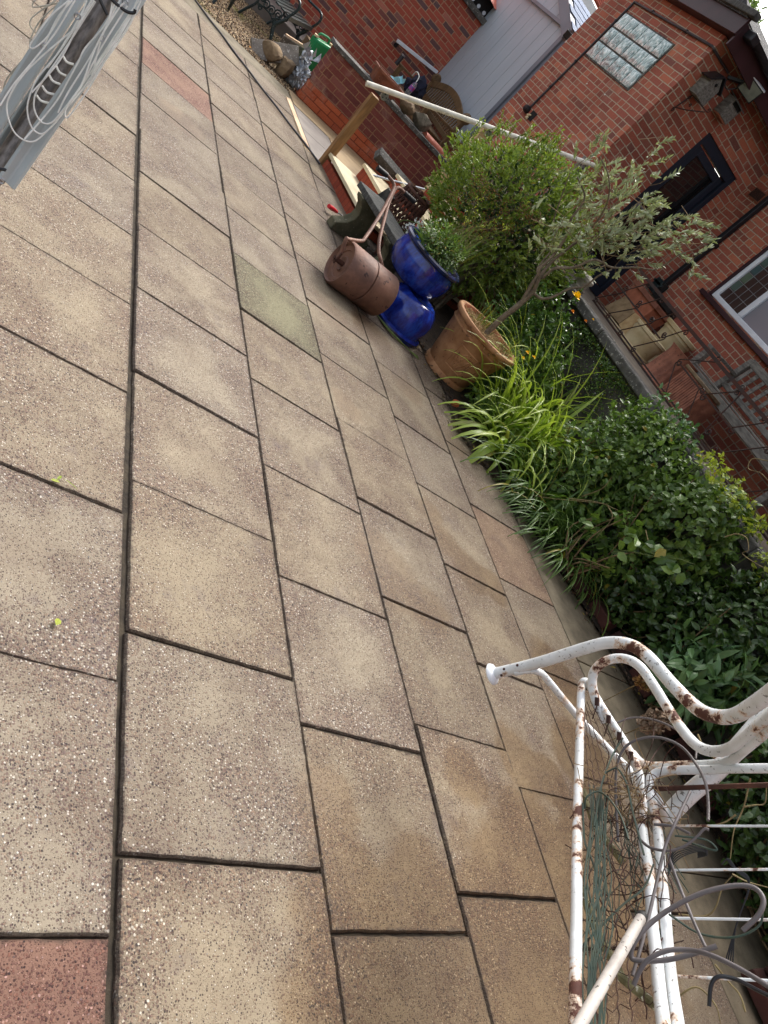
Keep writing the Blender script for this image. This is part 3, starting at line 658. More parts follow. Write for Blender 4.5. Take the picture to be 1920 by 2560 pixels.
t = thing('white_wall_rail', 'white handrail sloping up the far brick wall beside the grey cladding', 'handrail', (5.1, 12.9, 1.1))
mb = MB(); a, b = ony((992.6, 100.8), 12.9), ony((1093, 181), 12.9); mb.bar(a, b, .05, .05); obj('rail', mb, MT['white_frame'], t, bevel=.006)
mb = MB(); mb.tube([a + V3(.06, 0, -.02), a + V3(.06, .05, -.06), a + V3(.06, .09, -.06)], .012, 6); mb.lathe([(.035, 0), (.03, .02)], a + V3(.06, .075, -.06), 12, 'y'); obj('bracket', mb, MT['black_plastic'], t, smooth=True)

t = thing('cladded_outbuilding', 'grey vertical board cladding wall with slate roof behind the teak bench', 'building', (5.6, 11.6, 0))
mb = MB(); mb.box((5.60, 10.27, -.05), (5.8, 13.3, .93)); obj('plinth', mb, MT['brick_house'], t)
ztop = lambda y: 2.82 + (min(y, 11.75) - 10.69) * .382 - max(0, y - 11.75) * .382
mb = MB(); y = 13.29
while y > 10.75:
    ya = max(y - .286, 10.745); mb.add([(5.57, ya, .95), (5.60, ya, .95), (5.60, y - .008, .95), (5.57, y - .008, .95), (5.57, ya, ztop(ya)), (5.60, ya, ztop(ya)), (5.60, y - .008, ztop(y)), (5.57, y - .008, ztop(y))],
        [(0, 3, 2, 1), (4, 5, 6, 7), (0, 1, 5, 4), (1, 2, 6, 5), (2, 3, 7, 6), (3, 0, 4, 7)]); y -= .286
obj('cladding', mb, MT['cladding'], t, bevel=.003)
mb = MB(); mb.box((5.601, 10.30, .93), (5.75, 13.29, 2.60)); obj('backing', mb, MT['dark_grey'], t)
mb = MB(); mb.box((5.53, 10.64, .92), (5.60, 10.74, 2.80)); mb.box((5.56, 10.29, .92), (5.60, 10.638, 2.72)); obj('corner_trim', mb, MT['dark_grey'], t, bevel=.003)
mb = MB(); mb.box((5.52, 10.74, .90), (5.575, 13.25, .95)); obj('base_trim', mb, MT['white_frame'], t)
mb = MB(); mb.bar((5.53, 10.60, 2.80), (5.53, 11.75, 3.24), .05, .16, (0, -.36, .93)); obj('verge', mb, MT['dark_grey'], t)
mb = MB(); mb.bar((5.50, 10.55, 2.79), (5.60, 10.72, 2.85), .09, .10); obj('verge_end_cap', mb, MT['black_plastic'], t, bevel=.01)
mb = MB(); mb.bar((5.53, 10.72, 2.855), (5.53, 13.2, 2.865), .035, .045); obj('pipe', mb, MT['dark_grey'], t)
rf = MB()
sl = unit(V3(0, 1, .382)); up = unit(V3(0, -.382, 1)); o0 = V3(5.50, 10.56, 2.87)
for r_ in range(6):
    for c_ in range(14):
        a = o0 + sl * (r_ * .21) + V3(1, 0, 0) * (c_ * .26 + (r_ % 2) * .13) + up * (.010); b = a + V3(.256, 0, 0)
        rf.slab3([a + up * .003, b + up * .003, b + sl * .215 - up * .003, a + sl * .215 - up * .003], up, .006)
obj('slate_roof', rf, MT['slate'], t)
mb = MB(); mb.slab3([o0, o0 + V3(3.9, 0, 0), o0 + V3(3.9, 0, 0) + sl * 1.24, o0 + sl * 1.24], -up, .02); obj('roof_deck', mb, MT['dark_grey'], t)

t = thing('neighbouring_house', 'distant roof of red pantiles with a white bargeboard beyond the slates', 'building', (10, 20, 0))
a = ony((1443, -30), 20); b = ony((1484, 54), 20); d_ = unit(b - a); u_ = 0
b = b + d_ * 4; a = a - d_ * 4
mb = MB(); mb.bar(a, b, .1, .34, (0, 0, 1)); obj('bargeboard', mb, MT['white_frame'], t)
mb = MB(); up2 = unit(V3(.15, 0, 1)); q0 = a + up2 * .25; q1 = b + up2 * .25; ext = V3(.62, .2, .58)
for k in range(44):
    f0, f1 = k / 44, (k + .72) / 44; e0 = q0 + ext * f0 * 3.2; e1 = q0 + ext * f1 * 3.2; g0 = q1 + ext * f0 * 3.2; g1 = q1 + ext * f1 * 3.2
    mb.slab3([e0, g0, g1, e1], (-.3, -.9, .3), .06)
obj('roof_tiles', mb, MT['pantile'], t)
mb = MB(); mb.slab3([q0 + V3(0, .1, 0), q1 + V3(0, .1, 0), q1 + ext * 3.2 + V3(0, .1, 0), q0 + ext * 3.2 + V3(0, .1, 0)], (0, 1, 0), .1); mb.box((7, 20.6, 0), (16, 24, 3.5)); obj('wall', mb, MT['brick_far'], t)

# the house
t = thing('brick_house', 'red brick house with low extension, navy door and white leaded window', 'house', (6.4, 8, 0))
mb = MB(); mb.box((5.4, 7.83, -.05), (5.65, 10.26, 3.655)); mb.box((5.65, 10.0, -.05), (8.5, 10.259, 3.65)); obj('wall', mb, MT['brick_house'], t)
mb = MB(); mb.box((5.65, 7.83, .9), (6.20, 8.08, 3.62)); mb.box((7.03, 7.83, .9), (7.252, 8.08, 3.62)); mb.box((6.20, 7.83, 3.105), (7.03, 8.08, 3.62)); obj('wall', mb, MT['brick_house'], t)
mb = MB(); X0, X1_ = 7.25, 7.55; WY0, WY1, WZ0, WZ1 = 4.35, 6.86, 2.06, 3.35
mb.box((X0, WY1, .9), (X1_, 7.829, 6.4)); mb.box((X0, -9, .9), (X1_, WY0, 6.4)); mb.box((X0, WY0, .9), (X1_, WY1, WZ0)); mb.box((X0, WY0, WZ1), (X1_, WY1, 6.4)); mb.box((7.56, 7.6, .9), (14, 7.825, 6.4)); mb.box((1.9, -1.75, -.05), (7.24, -1.45, 5.0)); obj('wall', mb, MT['brick_house'], t)  # last box: unseen wing, added to block sky over the near-right patio
mb = MB(); mb.slab3([(6.85, -9.3, 6.38), (6.85, 8.05, 6.38), (11, 8.05, 8.6), (11, -9.3, 8.6)], (-.5, 0, 1), .08); obj('roof', mb, MT['slate'], t)  # unseen roof; house height and overhang set for the shade they cast
mb = MB(); mb.box((6.82, -9.3, 6.28), (6.85, 8.05, 6.40)); obj('gutter', mb, MT['black_plastic'], t)
# extension roof edge
mb = MB(); mb.box((5.27, 7.58, 3.66), (5.30, 10.5, 3.84)); obj('fascia', mb, MT['maroon'], t, bevel=.003)
mb = MB(); mb.box((5.301, 7.62, 3.66), (5.66, 10.4, 3.672)); mb.box((5.661, 7.62, 3.625), (7.9, 7.829, 3.64)); obj('soffit', mb, MT['maroon'], t)
mb = MB(); mb.box((5.301, 7.58, 3.56), (8.0, 7.605, 3.80)); obj('fascia', mb, MT['maroon'], t, bevel=.003)
mb = MB(); mb.box((5.22, 7.50, 3.84), (5.31, 10.5, 3.905)); obj('roof_verge', mb, MT['dark_grey_wood'], t, bevel=.01)
mb = MB(); pr = []
for k in range(9): a = PI + PI * k / 8; pr.append((7.52 + .055 * math.cos(a), 3.78 + .05 * math.sin(a)))
pr += [(7.585, 3.79), (7.455, 3.79)]
mb.add([(5.38, y, z) for y, z in pr] + [(8.2, y, z) for y, z in pr], [tuple(range(len(pr) - 1, -1, -1)), tuple(range(len(pr), 2 * len(pr)))] + [(i, (i + 1) % len(pr), len(pr) + (i + 1) % len(pr), len(pr) + i) for i in range(len(pr))]); gt = obj('gutter', mb, MT['black_plastic'], t)
mb = MB(); mb.box((5.36, 7.445, 3.71), (5.47, 7.60, 3.80)); obj('end_stop', mb, MT['black_plastic'], gt, bevel=.012); mb = MB(); mb.box((6.9, 7.452, 3.72), (6.96, 7.60, 3.80)); obj('joint_clip', mb, MT['black_plastic'], gt, bevel=.012)
mb = MB(); mb.add([(5.25, 7.60, 3.82), (8.3, 7.60, 3.82), (8.3, 7.86, 3.97), (5.25, 7.86, 3.97), (5.25, 10.5, 3.98), (8.3, 10.5, 3.98), (5.25, 10.5, 3.85), (8.3, 10.5, 3.85)], [(0, 1, 2, 3), (3, 2, 5, 4), (4, 5, 7, 6), (0, 6, 7, 1), (0, 3, 4, 6), (1, 7, 5, 2)]); obj('felt_roof', mb, MT['felt'], t)
# glass block window: 18 blocks
ft = mb = MB(); yb = [onx(q, 5.4)[1] for q in ((1463, 141), (1572, 227))]
GY1, GZ0 = 9.63, 2.73; gw, gh = .206, .2
mb.box((5.388, GY1 - 6 * gw - .012, GZ0 - .012), (5.45, GY1 + .012, GZ0 + 3 * gh + .012)); gf = obj('glass_block_window', mb, MT['coping'], t); 
for r_ in range(3):
    for c_ in range(6):
        y1 = GY1 - c_ * gw - .005; z0 = GZ0 + r_ * gh + (.016 if r_ else .006); y0 = y1 - gw + .012; z1 = GZ0 + (r_ + 1) * gh - .006
        mb = MB(); n = 6
        for i in range(n + 1):
            for j in range(n + 1):
                fy, fz = i / n, j / n; e = min(fy, 1 - fy, fz, 1 - fz); mb.v.append((5.380 - (.008 if e > .01 else 0), y0 + (y1 - y0) * fy, z0 + (z1 - z0) * fz))
        mb.f += [(i * (n + 1) + j, i * (n + 1) + j + 1, (i + 1) * (n + 1) + j + 1, (i + 1) * (n + 1) + j) for i in range(n) for j in range(n)]
        fo = len(mb.v); mb.box((5.3805, y0, z0), (5.40, y1, z1)); obj('glass_block', mb, MT['glass_block'], gf, smooth=True, angle=60)
# door
D0, D1, DZ0, DZ1, DY = 6.20, 7.03, 1.05, 3.105, 7.83
mb = MB(); mb.box((D0, DY + .02, DZ0), (D0 + .07, DY + .12, DZ1)); mb.box((D1 - .07, DY + .02, DZ0), (D1, DY + .12, DZ1)); mb.box((D0 + .07, DY + .02, DZ1 - .12), (D1 - .07, DY + .12, DZ1)); mb.box((D0 + .07, DY + .02, DZ0), (D1 - .07, DY + .12, DZ0 + .1)); df = obj('door_frame', mb, MT['navy'], t, bevel=.004)
a0, a1, z0, z1 = D0 + .085, D1 - .085, DZ0 + .11, DZ1 - .135
mb = MB(); st = .09; mb.box((a0, DY + .05, z0), (a0 + st, DY + .10, z1)); mb.box((a1 - st, DY + .05, z0), (a1, DY + .10, z1)); mb.box((a0 + st, DY + .05, z1 - st), (a1 - st, DY + .10, z1)); mb.box((a0 + st, DY + .05, z0), (a1 - st, DY + .10, z0 + .2)); dd = obj('door', mb, MT['navy'], t, bevel=.006)
mb = MB(); mb.box((a0 + st, DY + .072, z0 + .2), (a1 - st, DY + .08, z1 - st)); obj('pane', mb, MT['dark_glass'], dd)
mb = MB(); mb.box((a0 + .02, DY + .03, 2.0), (a0 + .05, DY + .05, 2.2)); mb.bar((a0 + .035, DY + .02, 2.1), (a0 + .15, DY + .02, 2.1), .02, .02); obj('handle', mb, MT['steel'], dd)
# white window
mb = MB(); wx = X0 + .03; fr = .06
mb.box((wx, WY1 - fr - .03, WZ0 + .02), (wx + .07, WY1 - .03, WZ1)); mb.box((wx, WY0, WZ0 + .02), (wx + .07, WY0 + fr, WZ1)); mb.box((wx, WY0 + fr, WZ0 + .02), (wx + .07, WY1 - fr - .03, WZ0 + .02 + fr)); mb.box((wx, WY0 + fr, WZ1 - fr), (wx + .07, WY1 - fr - .03, WZ1))
wf = obj('window_frame', mb, MT['white_frame'], t, bevel=.008)
ml = [6.30, 5.45]; edges = [WY1 - fr - .03] + ml + [WY0 + fr]
for q in ml: mb = MB(); mb.box((wx + .002, q - .04, WZ0 + .02 + fr), (wx + .068, q + .04, WZ1 - fr)); obj('mullion', mb, MT['white_frame'], wf, bevel=.008)
for k in range(3):
    ya = edges[k + 1] + (.04 if k < 2 else 0); yb_ = edges[k] - (.04 if k else 0)
    mb = MB(); mb.box((wx + .03, ya, WZ0 + .08), (wx + .035, yb_, WZ1 - fr)); pn = obj('pane', mb, MT['window_glass'] if k == 0 else MT['grey_glass'], wf)
    if k == 0:
        mb = MB(); nn = 4
        for i in range(1, nn): y = ya + (yb_ - ya) * i / nn; mb.box((wx + .027, y - .003, WZ0 + .08), (wx + .03, y + .003, WZ1 - fr))
        for j in range(1, 9): z = WZ0 + .08 + j * .13; mb.box((wx + .0272, ya, z - .003), (wx + .0298, yb_, z + .003))
        obj('lead_came', mb, MT['lead'], pn)
        for j in range(1, 7): mb = MB(); z = WZ0 + .09 + j * .13; mb.box((wx + .0285, yb_ - .115, z), (wx + .0295, yb_ - .01, z + .115)); obj('tinted_pane', mb, glassmat('tinted', L(60 + 14 * (j % 3), 86 + 10 * (j % 3), 88)), pn)
mb = MB(); mb.box((X0 - .07, WY0 - .1, WZ0 - .06), (X0 + .03, WY1 + .06, WZ0 - .002)); obj('sill', mb, MT['maroon'], t, bevel=.006)
mb = MB(); mb.box((X0 + .005, WY1 - .03, WZ0), (X0 + .1, WY1, WZ1)); obj('reveal', mb, MT['maroon'], t)
# downpipe, hopper, airbrick
mb = MB(); mb.box((7.17, 7.365, 1.78), (7.235, 7.43, 6.3)); dp = obj('downpipe', mb, MT['black_plastic'], t, bevel=.008)
for z in (2.45, 3.6): mb = MB(); mb.box((7.16, 7.345, z), (7.249, 7.45, z + .05)); obj('pipe_clip', mb, MT['black_plastic'], dp, bevel=.004)
mb = MB(); mb.box((7.10, 7.33, 1.66), (7.24, 7.47, 1.78)); mb.bar((7.12, 7.30, 1.72), (7.12, 7.50, 1.72), .04, .04); mb.bar((7.12, 7.30, 1.62), (7.12, 7.50, 1.62), .05, .05); mb.bar((7.12, 7.40, 1.62), (7.12, 7.40, 1.8), .05, .05); obj('hopper', mb, MT['cast_iron'], dp, bevel=.008)
mb = MB(); mb.box((7.10, 6.86, 1.58), (7.249, 7.30, 1.655)); obj('gully', mb, MT['interior'], t, bevel=.004)
va = onx(r2(1555, 1140), 7.25); mb = MB(); mb.box((7.235, va[1] - .11, va[2] - .07), (7.249, va[1] + .11, va[2] + .07)); vb = obj('airbrick', mb, MT['terra_dark'], t, bevel=.003)
mb = MB()
for k in range(11): mb.box((7.228, va[1] - .1 + k * .0185, va[2] - .055), (7.2345, va[1] - .092 + k * .0185, va[2] + .055))
obj('slats', mb, MT['black_plastic'], vb)
# cable run on extension wall, alarm hole
yv = 9.7
mb = MB(); mb.tube([(5.385, 9.70, 1.86), (5.385, 9.685, 2.6), (5.385, 9.67, 3.47)], .014, 8); mb.tube([(5.385, 9.67, 3.47), (5.385, 8.8, 3.49), (5.385, 7.86, 3.51), (5.40, 7.815, 3.50), (5.75, 7.812, 3.52)], .014, 8); cb = obj('cable_run', mb, MT['cable_grey'], t, smooth=True)
for y, z in ((9.696, 2.2), (9.69, 2.6), (9.675, 3.2), (9.2, 3.485), (8.4, 3.50)): mb = MB(); mb.lathe([(.02, -.012), (.02, .012)], (5.385, y, z), 10, 'z' if z < 3.3 else 'y'); obj('cable_clip', mb, MT['black_plastic'], cb)
mb = MB(); mb.lathe([(.0, 5.33), (.04, 5.335), (.052, 5.37), (.05, 5.40)], (0, 9.71, 1.83), 16, 'x'); obj('outdoor_socket', mb, MT['black_plastic'], t, smooth=True)
mb = MB(); mb.box((5.392, 9.46, 1.76), (5.399, 9.60, 1.88)); hl = obj('hole_in_wall', mb, MT['interior'], t)
mb = MB()
for k in range(7): mb.rock((5.385, 9.60 + rng.uniform(-.04, .03), 1.80 + rng.uniform(-.05, .02)), (.018, .022, .02), k, 1)
obj('filler_foam', mb, MT['chim_cream'], hl, smooth=True)
mb = MB(); mb.rock((5.392, 9.12, 2.50), (.006, .014, .012), 4, 1); mb.rock((5.392, 8.66, 2.54), (.006, .014, .012), 5, 1); obj('mortar_blob', mb, MT['white_petal'], t)

# things fixed to the house
t = thing('bird_box', 'weathered grey wooden bird box with pitched black roof on the brick corner', 'bird box', (5.65, 7.7, 3.2))
mb = MB(); bx0, bx1, y0, y1 = 5.56, 5.74, 7.66, 7.82
poly = [(bx0, 3.13), (bx1, 3.13), (bx1, 3.32), (5.65, 3.41), (bx0, 3.32)]
mb.add([(x, y0, z) for x, z in poly] + [(x, y1, z) for x, z in poly], [(0, 1, 2, 3, 4), (9, 8, 7, 6, 5), (0, 5, 6, 1), (1, 6, 7, 2), (2, 7, 8, 3), (3, 8, 9, 4), (4, 9, 5, 0)]); obj('body', mb, MT['grey_wood'], t, bevel=.003)
mb = MB(); mb.bar((5.64, 7.73, 3.43), (5.52, 7.73, 3.31), .2, .012, (-.7, 0, .7)); mb.bar((5.66, 7.73, 3.43), (5.78, 7.73, 3.31), .2, .012, (.7, 0, .7)); obj('roof', mb, MT['black_plastic'], t)
mb = MB(); mb.lathe([(0, 7.655), (.018, 7.655), (.018, 7.66)], (5.65, 0, 3.33), 16, 'y'); obj('entrance_hole', mb, MT['interior'], t)
t = thing('nest_box', 'plain open-fronted grey wooden nest box under the eaves', 'bird box', (6.07, 7.75, 3.35))
mb = MB(); mb.box((5.98, 7.68, 3.24), (6.16, 7.82, 3.45)); obj('body', mb, MT['grey_wood'], t, bevel=.003)
mb = MB(); mb.box((6.00, 7.674, 3.39), (6.14, 7.68, 3.435)); obj('opening', mb, MT['interior'], t)
mb = MB(); mb.bar((6.07, 7.64, 3.43), (6.07, 7.83, 3.48), .21, .014); obj('roof', mb, MT['dark_grey_wood'], t)
mb = MB(); mb.box((5.978, 7.69, 3.225), (6.162, 7.81, 3.239)); obj('base', mb, MT['terra_dark'], t)
t = thing('hanging_basket_bracket', 'empty black scrolled hanging basket bracket on the brick corner', 'bracket', (5.6, 7.8, 3.0))
def scroll(c, r, a0, turns, u, v, n=14):
    return [np.asarray(c) + (np.asarray(u) * math.cos(a0 + turns * 2 * PI * k / n) + np.asarray(v) * math.sin(a0 + turns * 2 * PI * k / n)) * r * (1 - .75 * k / n) for k in range(n + 1)]
mb = MB(); w0 = V3(5.635, 7.80, 3.13); w1 = V3(5.60, 7.81, 2.90); tip = V3(5.70, 7.48, 3.10)
mb.tube([w0, w1], .008, 6); mb.tube([w0, tip], .006, 6); mb.tube(smooth_path([w1 + V3(0, 0, .03), V3(5.63, 7.68, 2.98), tip + V3(0, .03, -.01)], 5), .006, 6)
for cc, rr in ((w1, .03), (tip + V3(0, 0, .02), .028), (V3(5.64, 7.7, 3.04), .022), (w0 + V3(0, 0, -.04), .022)): mb.tube(scroll(cc, rr, 0, 1.3, (0, 1, 0), (0, 0, 1)), .005, 5)
obj('scrollwork', mb, MT['iron'], t, smooth=True)
t = thing('floodlight', 'square black-framed security floodlight under the extension eaves', 'floodlight', (5.95, 7.7, 3.58))
fc = V3(5.95, 7.60, 3.575); FN = unit(V3(-.42, -.80, -.42)); FX = unit(np.cross(FN, V3(0, 0, 1))); FX = FX if FX[0] > 0 else -FX; FZ = np.cross(FX, -FN)
FZ = FZ if FZ[2] > 0 else -FZ
def rt(p): return fc + FX * p[0] - FN * p[1] + FZ * p[2]
mb = MB(); b_ = MB().box((-.115, -.02, -.085), (.115, .06, .085)); mb.add([rt(p) for p in b_.v], b_.f); obj('housing', mb, MT['black_plastic'], t, bevel=.006)
mb = MB(); b_ = MB().box((-.10, -.026, -.072), (.10, -.021, .072)); mb.add([rt(p) for p in b_.v], b_.f); obj('glass', mb, MT['flood_glass'], t)
mb = MB(); b_ = MB().box((-.12, -.03, .086), (.12, .03, .094)); mb.add([rt(p) for p in b_.v], b_.f); obj('visor', mb, MT['white_frame'], t)
mb = MB(); mb.bar(fc + V3(-.06, .05, 0), (5.80, 7.82, 3.50), .05, .03); mb.tube(smooth_path([(5.80, 7.80, 3.50), (5.77, 7.75, 3.44), (5.84, 7.74, 3.42), (5.9, 7.7, 3.5)], 5), .006, 6); obj('bracket', mb, MT['black_plastic'], t)

# hand rail and posts
t = thing('step_handrail', 'white round handrail on square timber posts beside the brick steps', 'handrail', (2.87, 7.38, 0))
mb = MB(); mb.bar((2.90, 7.40, -.02), (2.86, 7.40, .80), .085, .085, (0, 1, 0)); obj('post', mb, MT['post_wood'], t, bevel=.006)
mb = MB(); mb.bar((3.94, 7.40, .3), (3.93, 7.40, 1.36), .085, .085, (0, 1, 0)); obj('post', mb, MT['post_pale'], t, bevel=.006)
mb = MB(); mb.bar((5.06, 7.44, 1.03), (5.06, 7.44, 1.92), .085, .085, (0, 1, 0)); obj('post', mb, MT['grey_wood'], t, bevel=.006)
ra, rb_ = V3(2.69, 7.33, .825), V3(5.14, 7.33, 1.945)
mb = MB(); mb.tube([ra, (ra + rb_) / 2 + V3(0, 0, .004), rb_], .026, 14); obj('rail', mb, MT['white_paint'], t, smooth=True)
for f in (.085, .51, .955):
    p = ra + (rb_ - ra) * f + V3(0, .0, -.02)
    mb = MB(); mb.lathe([(.0, -.008), (.036, -.008), (.04, 0.0), (.04, .012)], p + V3(0, -.0, -.035), 16, 'y'); mb.bar(p + V3(0, .02, -.03), p + V3(0, .02, .01), .04, .03); br = obj('bracket', mb, MT['steel'], t, smooth=True)
    mb = MB()
    for k in range(3): mb.lathe([(.007, -.012), (.007, -.008)], p + V3(.02 * math.cos(k * 2.1), 0, -.035 + .02 * math.sin(k * 2.1)), 8, 'y')
    obj('screw_heads', mb, MT['cable_grey'], br)

# terrace railing, wrought iron, in the plane x = 4.88
RX = 4.88
t = thing('terrace_railing', 'rusty wrought iron scroll railing along the edge of the upper terrace', 'railing', (RX, 3.5, 1.1))
PX = lambda x, y: onx(c6(x, y), RX)
def fbar(name, pts, wd=.018, r=None):
    mb = MB()
    if r: mb.tube(pts, r, 6)
    else:
        for a, b in zip(pts, pts[1:]): mb.bar(a, b, wd, wd)
    return obj(name, mb, MT['iron'], t, smooth=bool(r))
for z, wz in ((1.145, .016), (1.172, .014), (1.605, .028)): mb = MB(); mb.bar((RX, 5.45, z), (RX, -2.5, z), .016, wz); obj('rail', mb, MT['iron'], t)
mb = MB(); mb.bar((RX, 5.44, 1.39), (RX, 4.55, 1.39), .014, .014); obj('rail', mb, MT['iron'], t)
mb = MB(); mb.bar((RX, 4.18, 1.39), (RX, 3.35, 1.39), .014, .014); obj('rail', mb, MT['iron'], t)
for y in (5.45, 4.53, 4.37, 4.20, 3.35, 2.4, 1.5, .5, -.6): mb = MB(); mb.bar((RX, y, 1.07), (RX, y, 1.60), .016, .016); obj('upright', mb, MT['iron'], t)
U, W_ = (0, 1, 0), (0, 0, 1)
def ess(p, q, r=.028, flip=1):
    p = np.asarray(p, float); q = np.asarray(q, float); d = unit(q - p); nrm = V3(0, -d[2], d[1]) * flip
    pts = [x for x in scroll(p + nrm * r, r, 0, 1.15, -nrm, d * -1)][::-1] + [x for x in scroll(q - nrm * r, r, 0, 1.15, nrm, d)]
    mb = MB(); mb.tube(pts, .0055, 6); obj('scroll', mb, MT['iron'], t, smooth=True)
for a, b in (((300, 300), (500, 262)), ((395, 425), (612, 385)), ((492, 558), (725, 505)), ((592, 690), (820, 635))): ess(PX(*a), PX(*b))
for a, b in (((530, 240), (700, 190)), ((640, 360), (812, 305)), ((735, 490), (915, 425)), ((835, 615), (1000, 560))): ess(PX(*a), PX(*b), .026, -1)
for y in (4.45, 4.29): pass
ess((RX, 4.22, 1.42), (RX, 3.98, 1.60)); ess((RX, 4.22, 1.36), (RX, 4.02, 1.16), .028, -1)
ess((RX, 3.80, 1.39), (RX, 3.62, 1.60)); ess((RX, 3.86, 1.37), (RX, 3.72, 1.20), .03, -1); ess((RX, 3.60, 1.58), (RX, 3.52, 1.25), .03); ess((RX, 3.40, 1.40), (RX, 3.28, 1.58)); ess((RX, 3.3, 1.2), (RX, 3.1, 1.5), .03, -1); ess((RX, 2.9, 1.2), (RX, 2.7, 1.5), .03)
# ================================================================== OBJECTS ON THE PATIO
# lawn roller
t = thing('lawn_roller', 'rusty brown garden lawn roller with bent tube handle and black grips', 'lawn roller', (2.55, 4.6, 0))
ax = unit(V3(1, .04, 0)); RC = V3(2.55, 4.60, .165)
def along(mbv): # local x axis -> ax
    sd = V3(-ax[1], ax[0], 0); return [RC + ax * p[0] + sd * p[1] + V3(0, 0, 1) * p[2] for p in mbv]
for s_ in (-1, 1):
    b = MB(); R_ = .165; h0, h1 = (-.225, -.004) if s_ < 0 else (.004, .225)
    prof = [(R_ - .012, h0), (R_, h0 + .012), (R_, h1 - .002), (R_ - .004, h1)] if s_ < 0 else [(R_ - .004, h0), (R_, h0 + .002), (R_, h1 - .012), (R_ - .012, h1)]
    prof = ([(.02, h0 + .035), (.05, h0 + .022), (.06, h0 + .034), (.10, h0 + .034), (.105, h0 + .026), (.142, h0 + .024), (.148, h0 + .004)] + prof + [(.02, h1)]) if s_ < 0 else ([(.02, h0)] + prof + [(.135, h1 - .012), (.10, h1 - .02), (.06, h1 - .012), (.03, h1 - .02)])
    b.lathe(prof, (0, 0, 0), 48, 'x'); m2 = MB(); m2.add(along(b.v), b.f); obj('drum', m2, MT['roller'], t, smooth=True, angle=50)
b = MB(); b.lathe([(.018, -.26), (.018, .26)], (0, 0, 0), 14, 'x'); m2 = MB(); m2.add(along(b.v), b.f); obj('axle', m2, MT['rust'], t, smooth=True)
hl = [along([(-.25, 0, 0)])[0], along([(-.255, .01, .05)])[0], ony(c4(318, 548), 4.62), ony(c4(335, 548), 4.64), ony(c4(420, 560), 4.74), ony(c4(452, 535), 4.80), ony(c4(560, 370), 5.15), ony(c4(640, 215), 5.42), ony(c4(648, 165), 5.48), ony(c4(615, 118), 5.5), ony(c4(590, 95), 5.5)]
hr = [along([(.25, 0, 0)])[0], along([(.255, .02, .03)])[0], ony(c4(560, 700), 4.72), ony(c4(545, 640), 4.78), ony(c4(548, 560), 4.88), ony(c4(575, 440), 5.08), ony(c4(610, 310), 5.3), ony(c4(650, 215), 5.43), ony(c4(680, 192), 5.47), ony(c4(712, 215), 5.5), ony(c4(740, 245), 5.5)]
mb = MB(); mb.tube(smooth_path(hl, 6), .0135, 10); mb.tube(smooth_path(hr, 6), .0135, 10); hd = obj('handle', mb, MT['roller'], t, smooth=True)
mb = MB(); mb.tube([ony(c4(602, 108), 5.5), ony(c4(535, 52), 5.5)], [.020, .022], 12); obj('grip', mb, MT['grip'], hd, smooth=True)
mb = MB(); mb.tube([ony(c4(722, 225), 5.5), ony(c4(790, 288), 5.5)], [.019, .02], 12); obj('grip', mb, MT['grip'], hd, smooth=True)
mb = MB(); p = along([(-.256, .0, -.03), (-.256, 0, .06)]); mb.bar(p[0], p[1], .035, .008, ax); mb.lathe([(.014, -.27), (.012, -.262)], (RC[0], RC[1], RC[2]), 10, 'x'); obj('hub_plate', mb, MT['rust'], t)

# blue pots
t = thing('upturned_blue_pot', 'glossy blue glazed pot standing upside down on the paving', 'plant pot', (3.12, 4.78, 0))
mb = MB(); mb.lathe([(.235, 0), (.250, .006), (.246, .028), (.220, .042), (.226, .08), (.230, .14), (.222, .20), (.196, .25), (.16, .285), (.14, .292), (.132, .288), (.02, .28)], (3.12, 4.78, .002), 56); obj('bowl', mb, MT['glaze'], t, smooth=True)
mb = MB(); mb.lathe([(.247, .026), (.253, .012), (.251, .002), (.24, .0)], (3.12, 4.78, .003), 56, caps=False); obj('rim', mb, MT['glaze_dark'], t, smooth=True)
t = thing('blue_planter', 'round blue glazed planter balanced on the upturned pot, full of herbs', 'plant pot', (3.02, 4.93, .27))
def tl(mbv, c, ang, axis): # tilt vertices about c
    Rm = Matrix.Rotation(ang, 3, axis); return [np.array(Rm @ Vector(np.asarray(p) - c)) + c for p in mbv]
PC = V3(3.02, 4.93, .285)
b = MB(); b.lathe([(.02, 0), (.12, 0), (.15, .004), (.215, .035), (.252, .09), (.266, .15), (.262, .205), (.246, .25), (.244, .262)], PC, 56); obj('bowl', b, MT['glaze'], t, smooth=True)
b = MB(); b.lathe([(.236, .255), (.262, .262), (.276, .275), (.276, .29), (.262, .300), (.238, .298), (.228, .28), (.222, .24)], PC, 56, caps=False); obj('rim', b, MT['glaze_dark'], t, smooth=True)
b = MB(); b.lathe([(.0, .25), (.12, .255), (.225, .245)], PC, 32, caps=False); obj('soil', b, MT['soil'], t, smooth=True)
b = MB(); b.tube(smooth_path([PC + V3(-.27, -.05, .262), PC + V3(-.22, -.16, .26), PC + V3(-.1, -.255, .262), PC + V3(-.07, -.29, .25)], 5), .003, 5); obj('tie', b, MT['cable_grey'], t)
t = thing('potted_herbs', 'mixed green herbs and grassy stems growing in the blue planter', 'plant', PC + V3(0, 0, .25))
n = 2200; P_, d = blob_points(n, PC + V3(-.01, 0, .35), (.21, .21, .15), .1, 3); leaves('foliage', t, MT['leaf_mid'], P_, d + rand_unit(n) * .7, d + V3(0, 0, 1) + rand_unit(n) * .3, .02 + .016 * rng.random(n), .010 + .008 * rng.random(n))
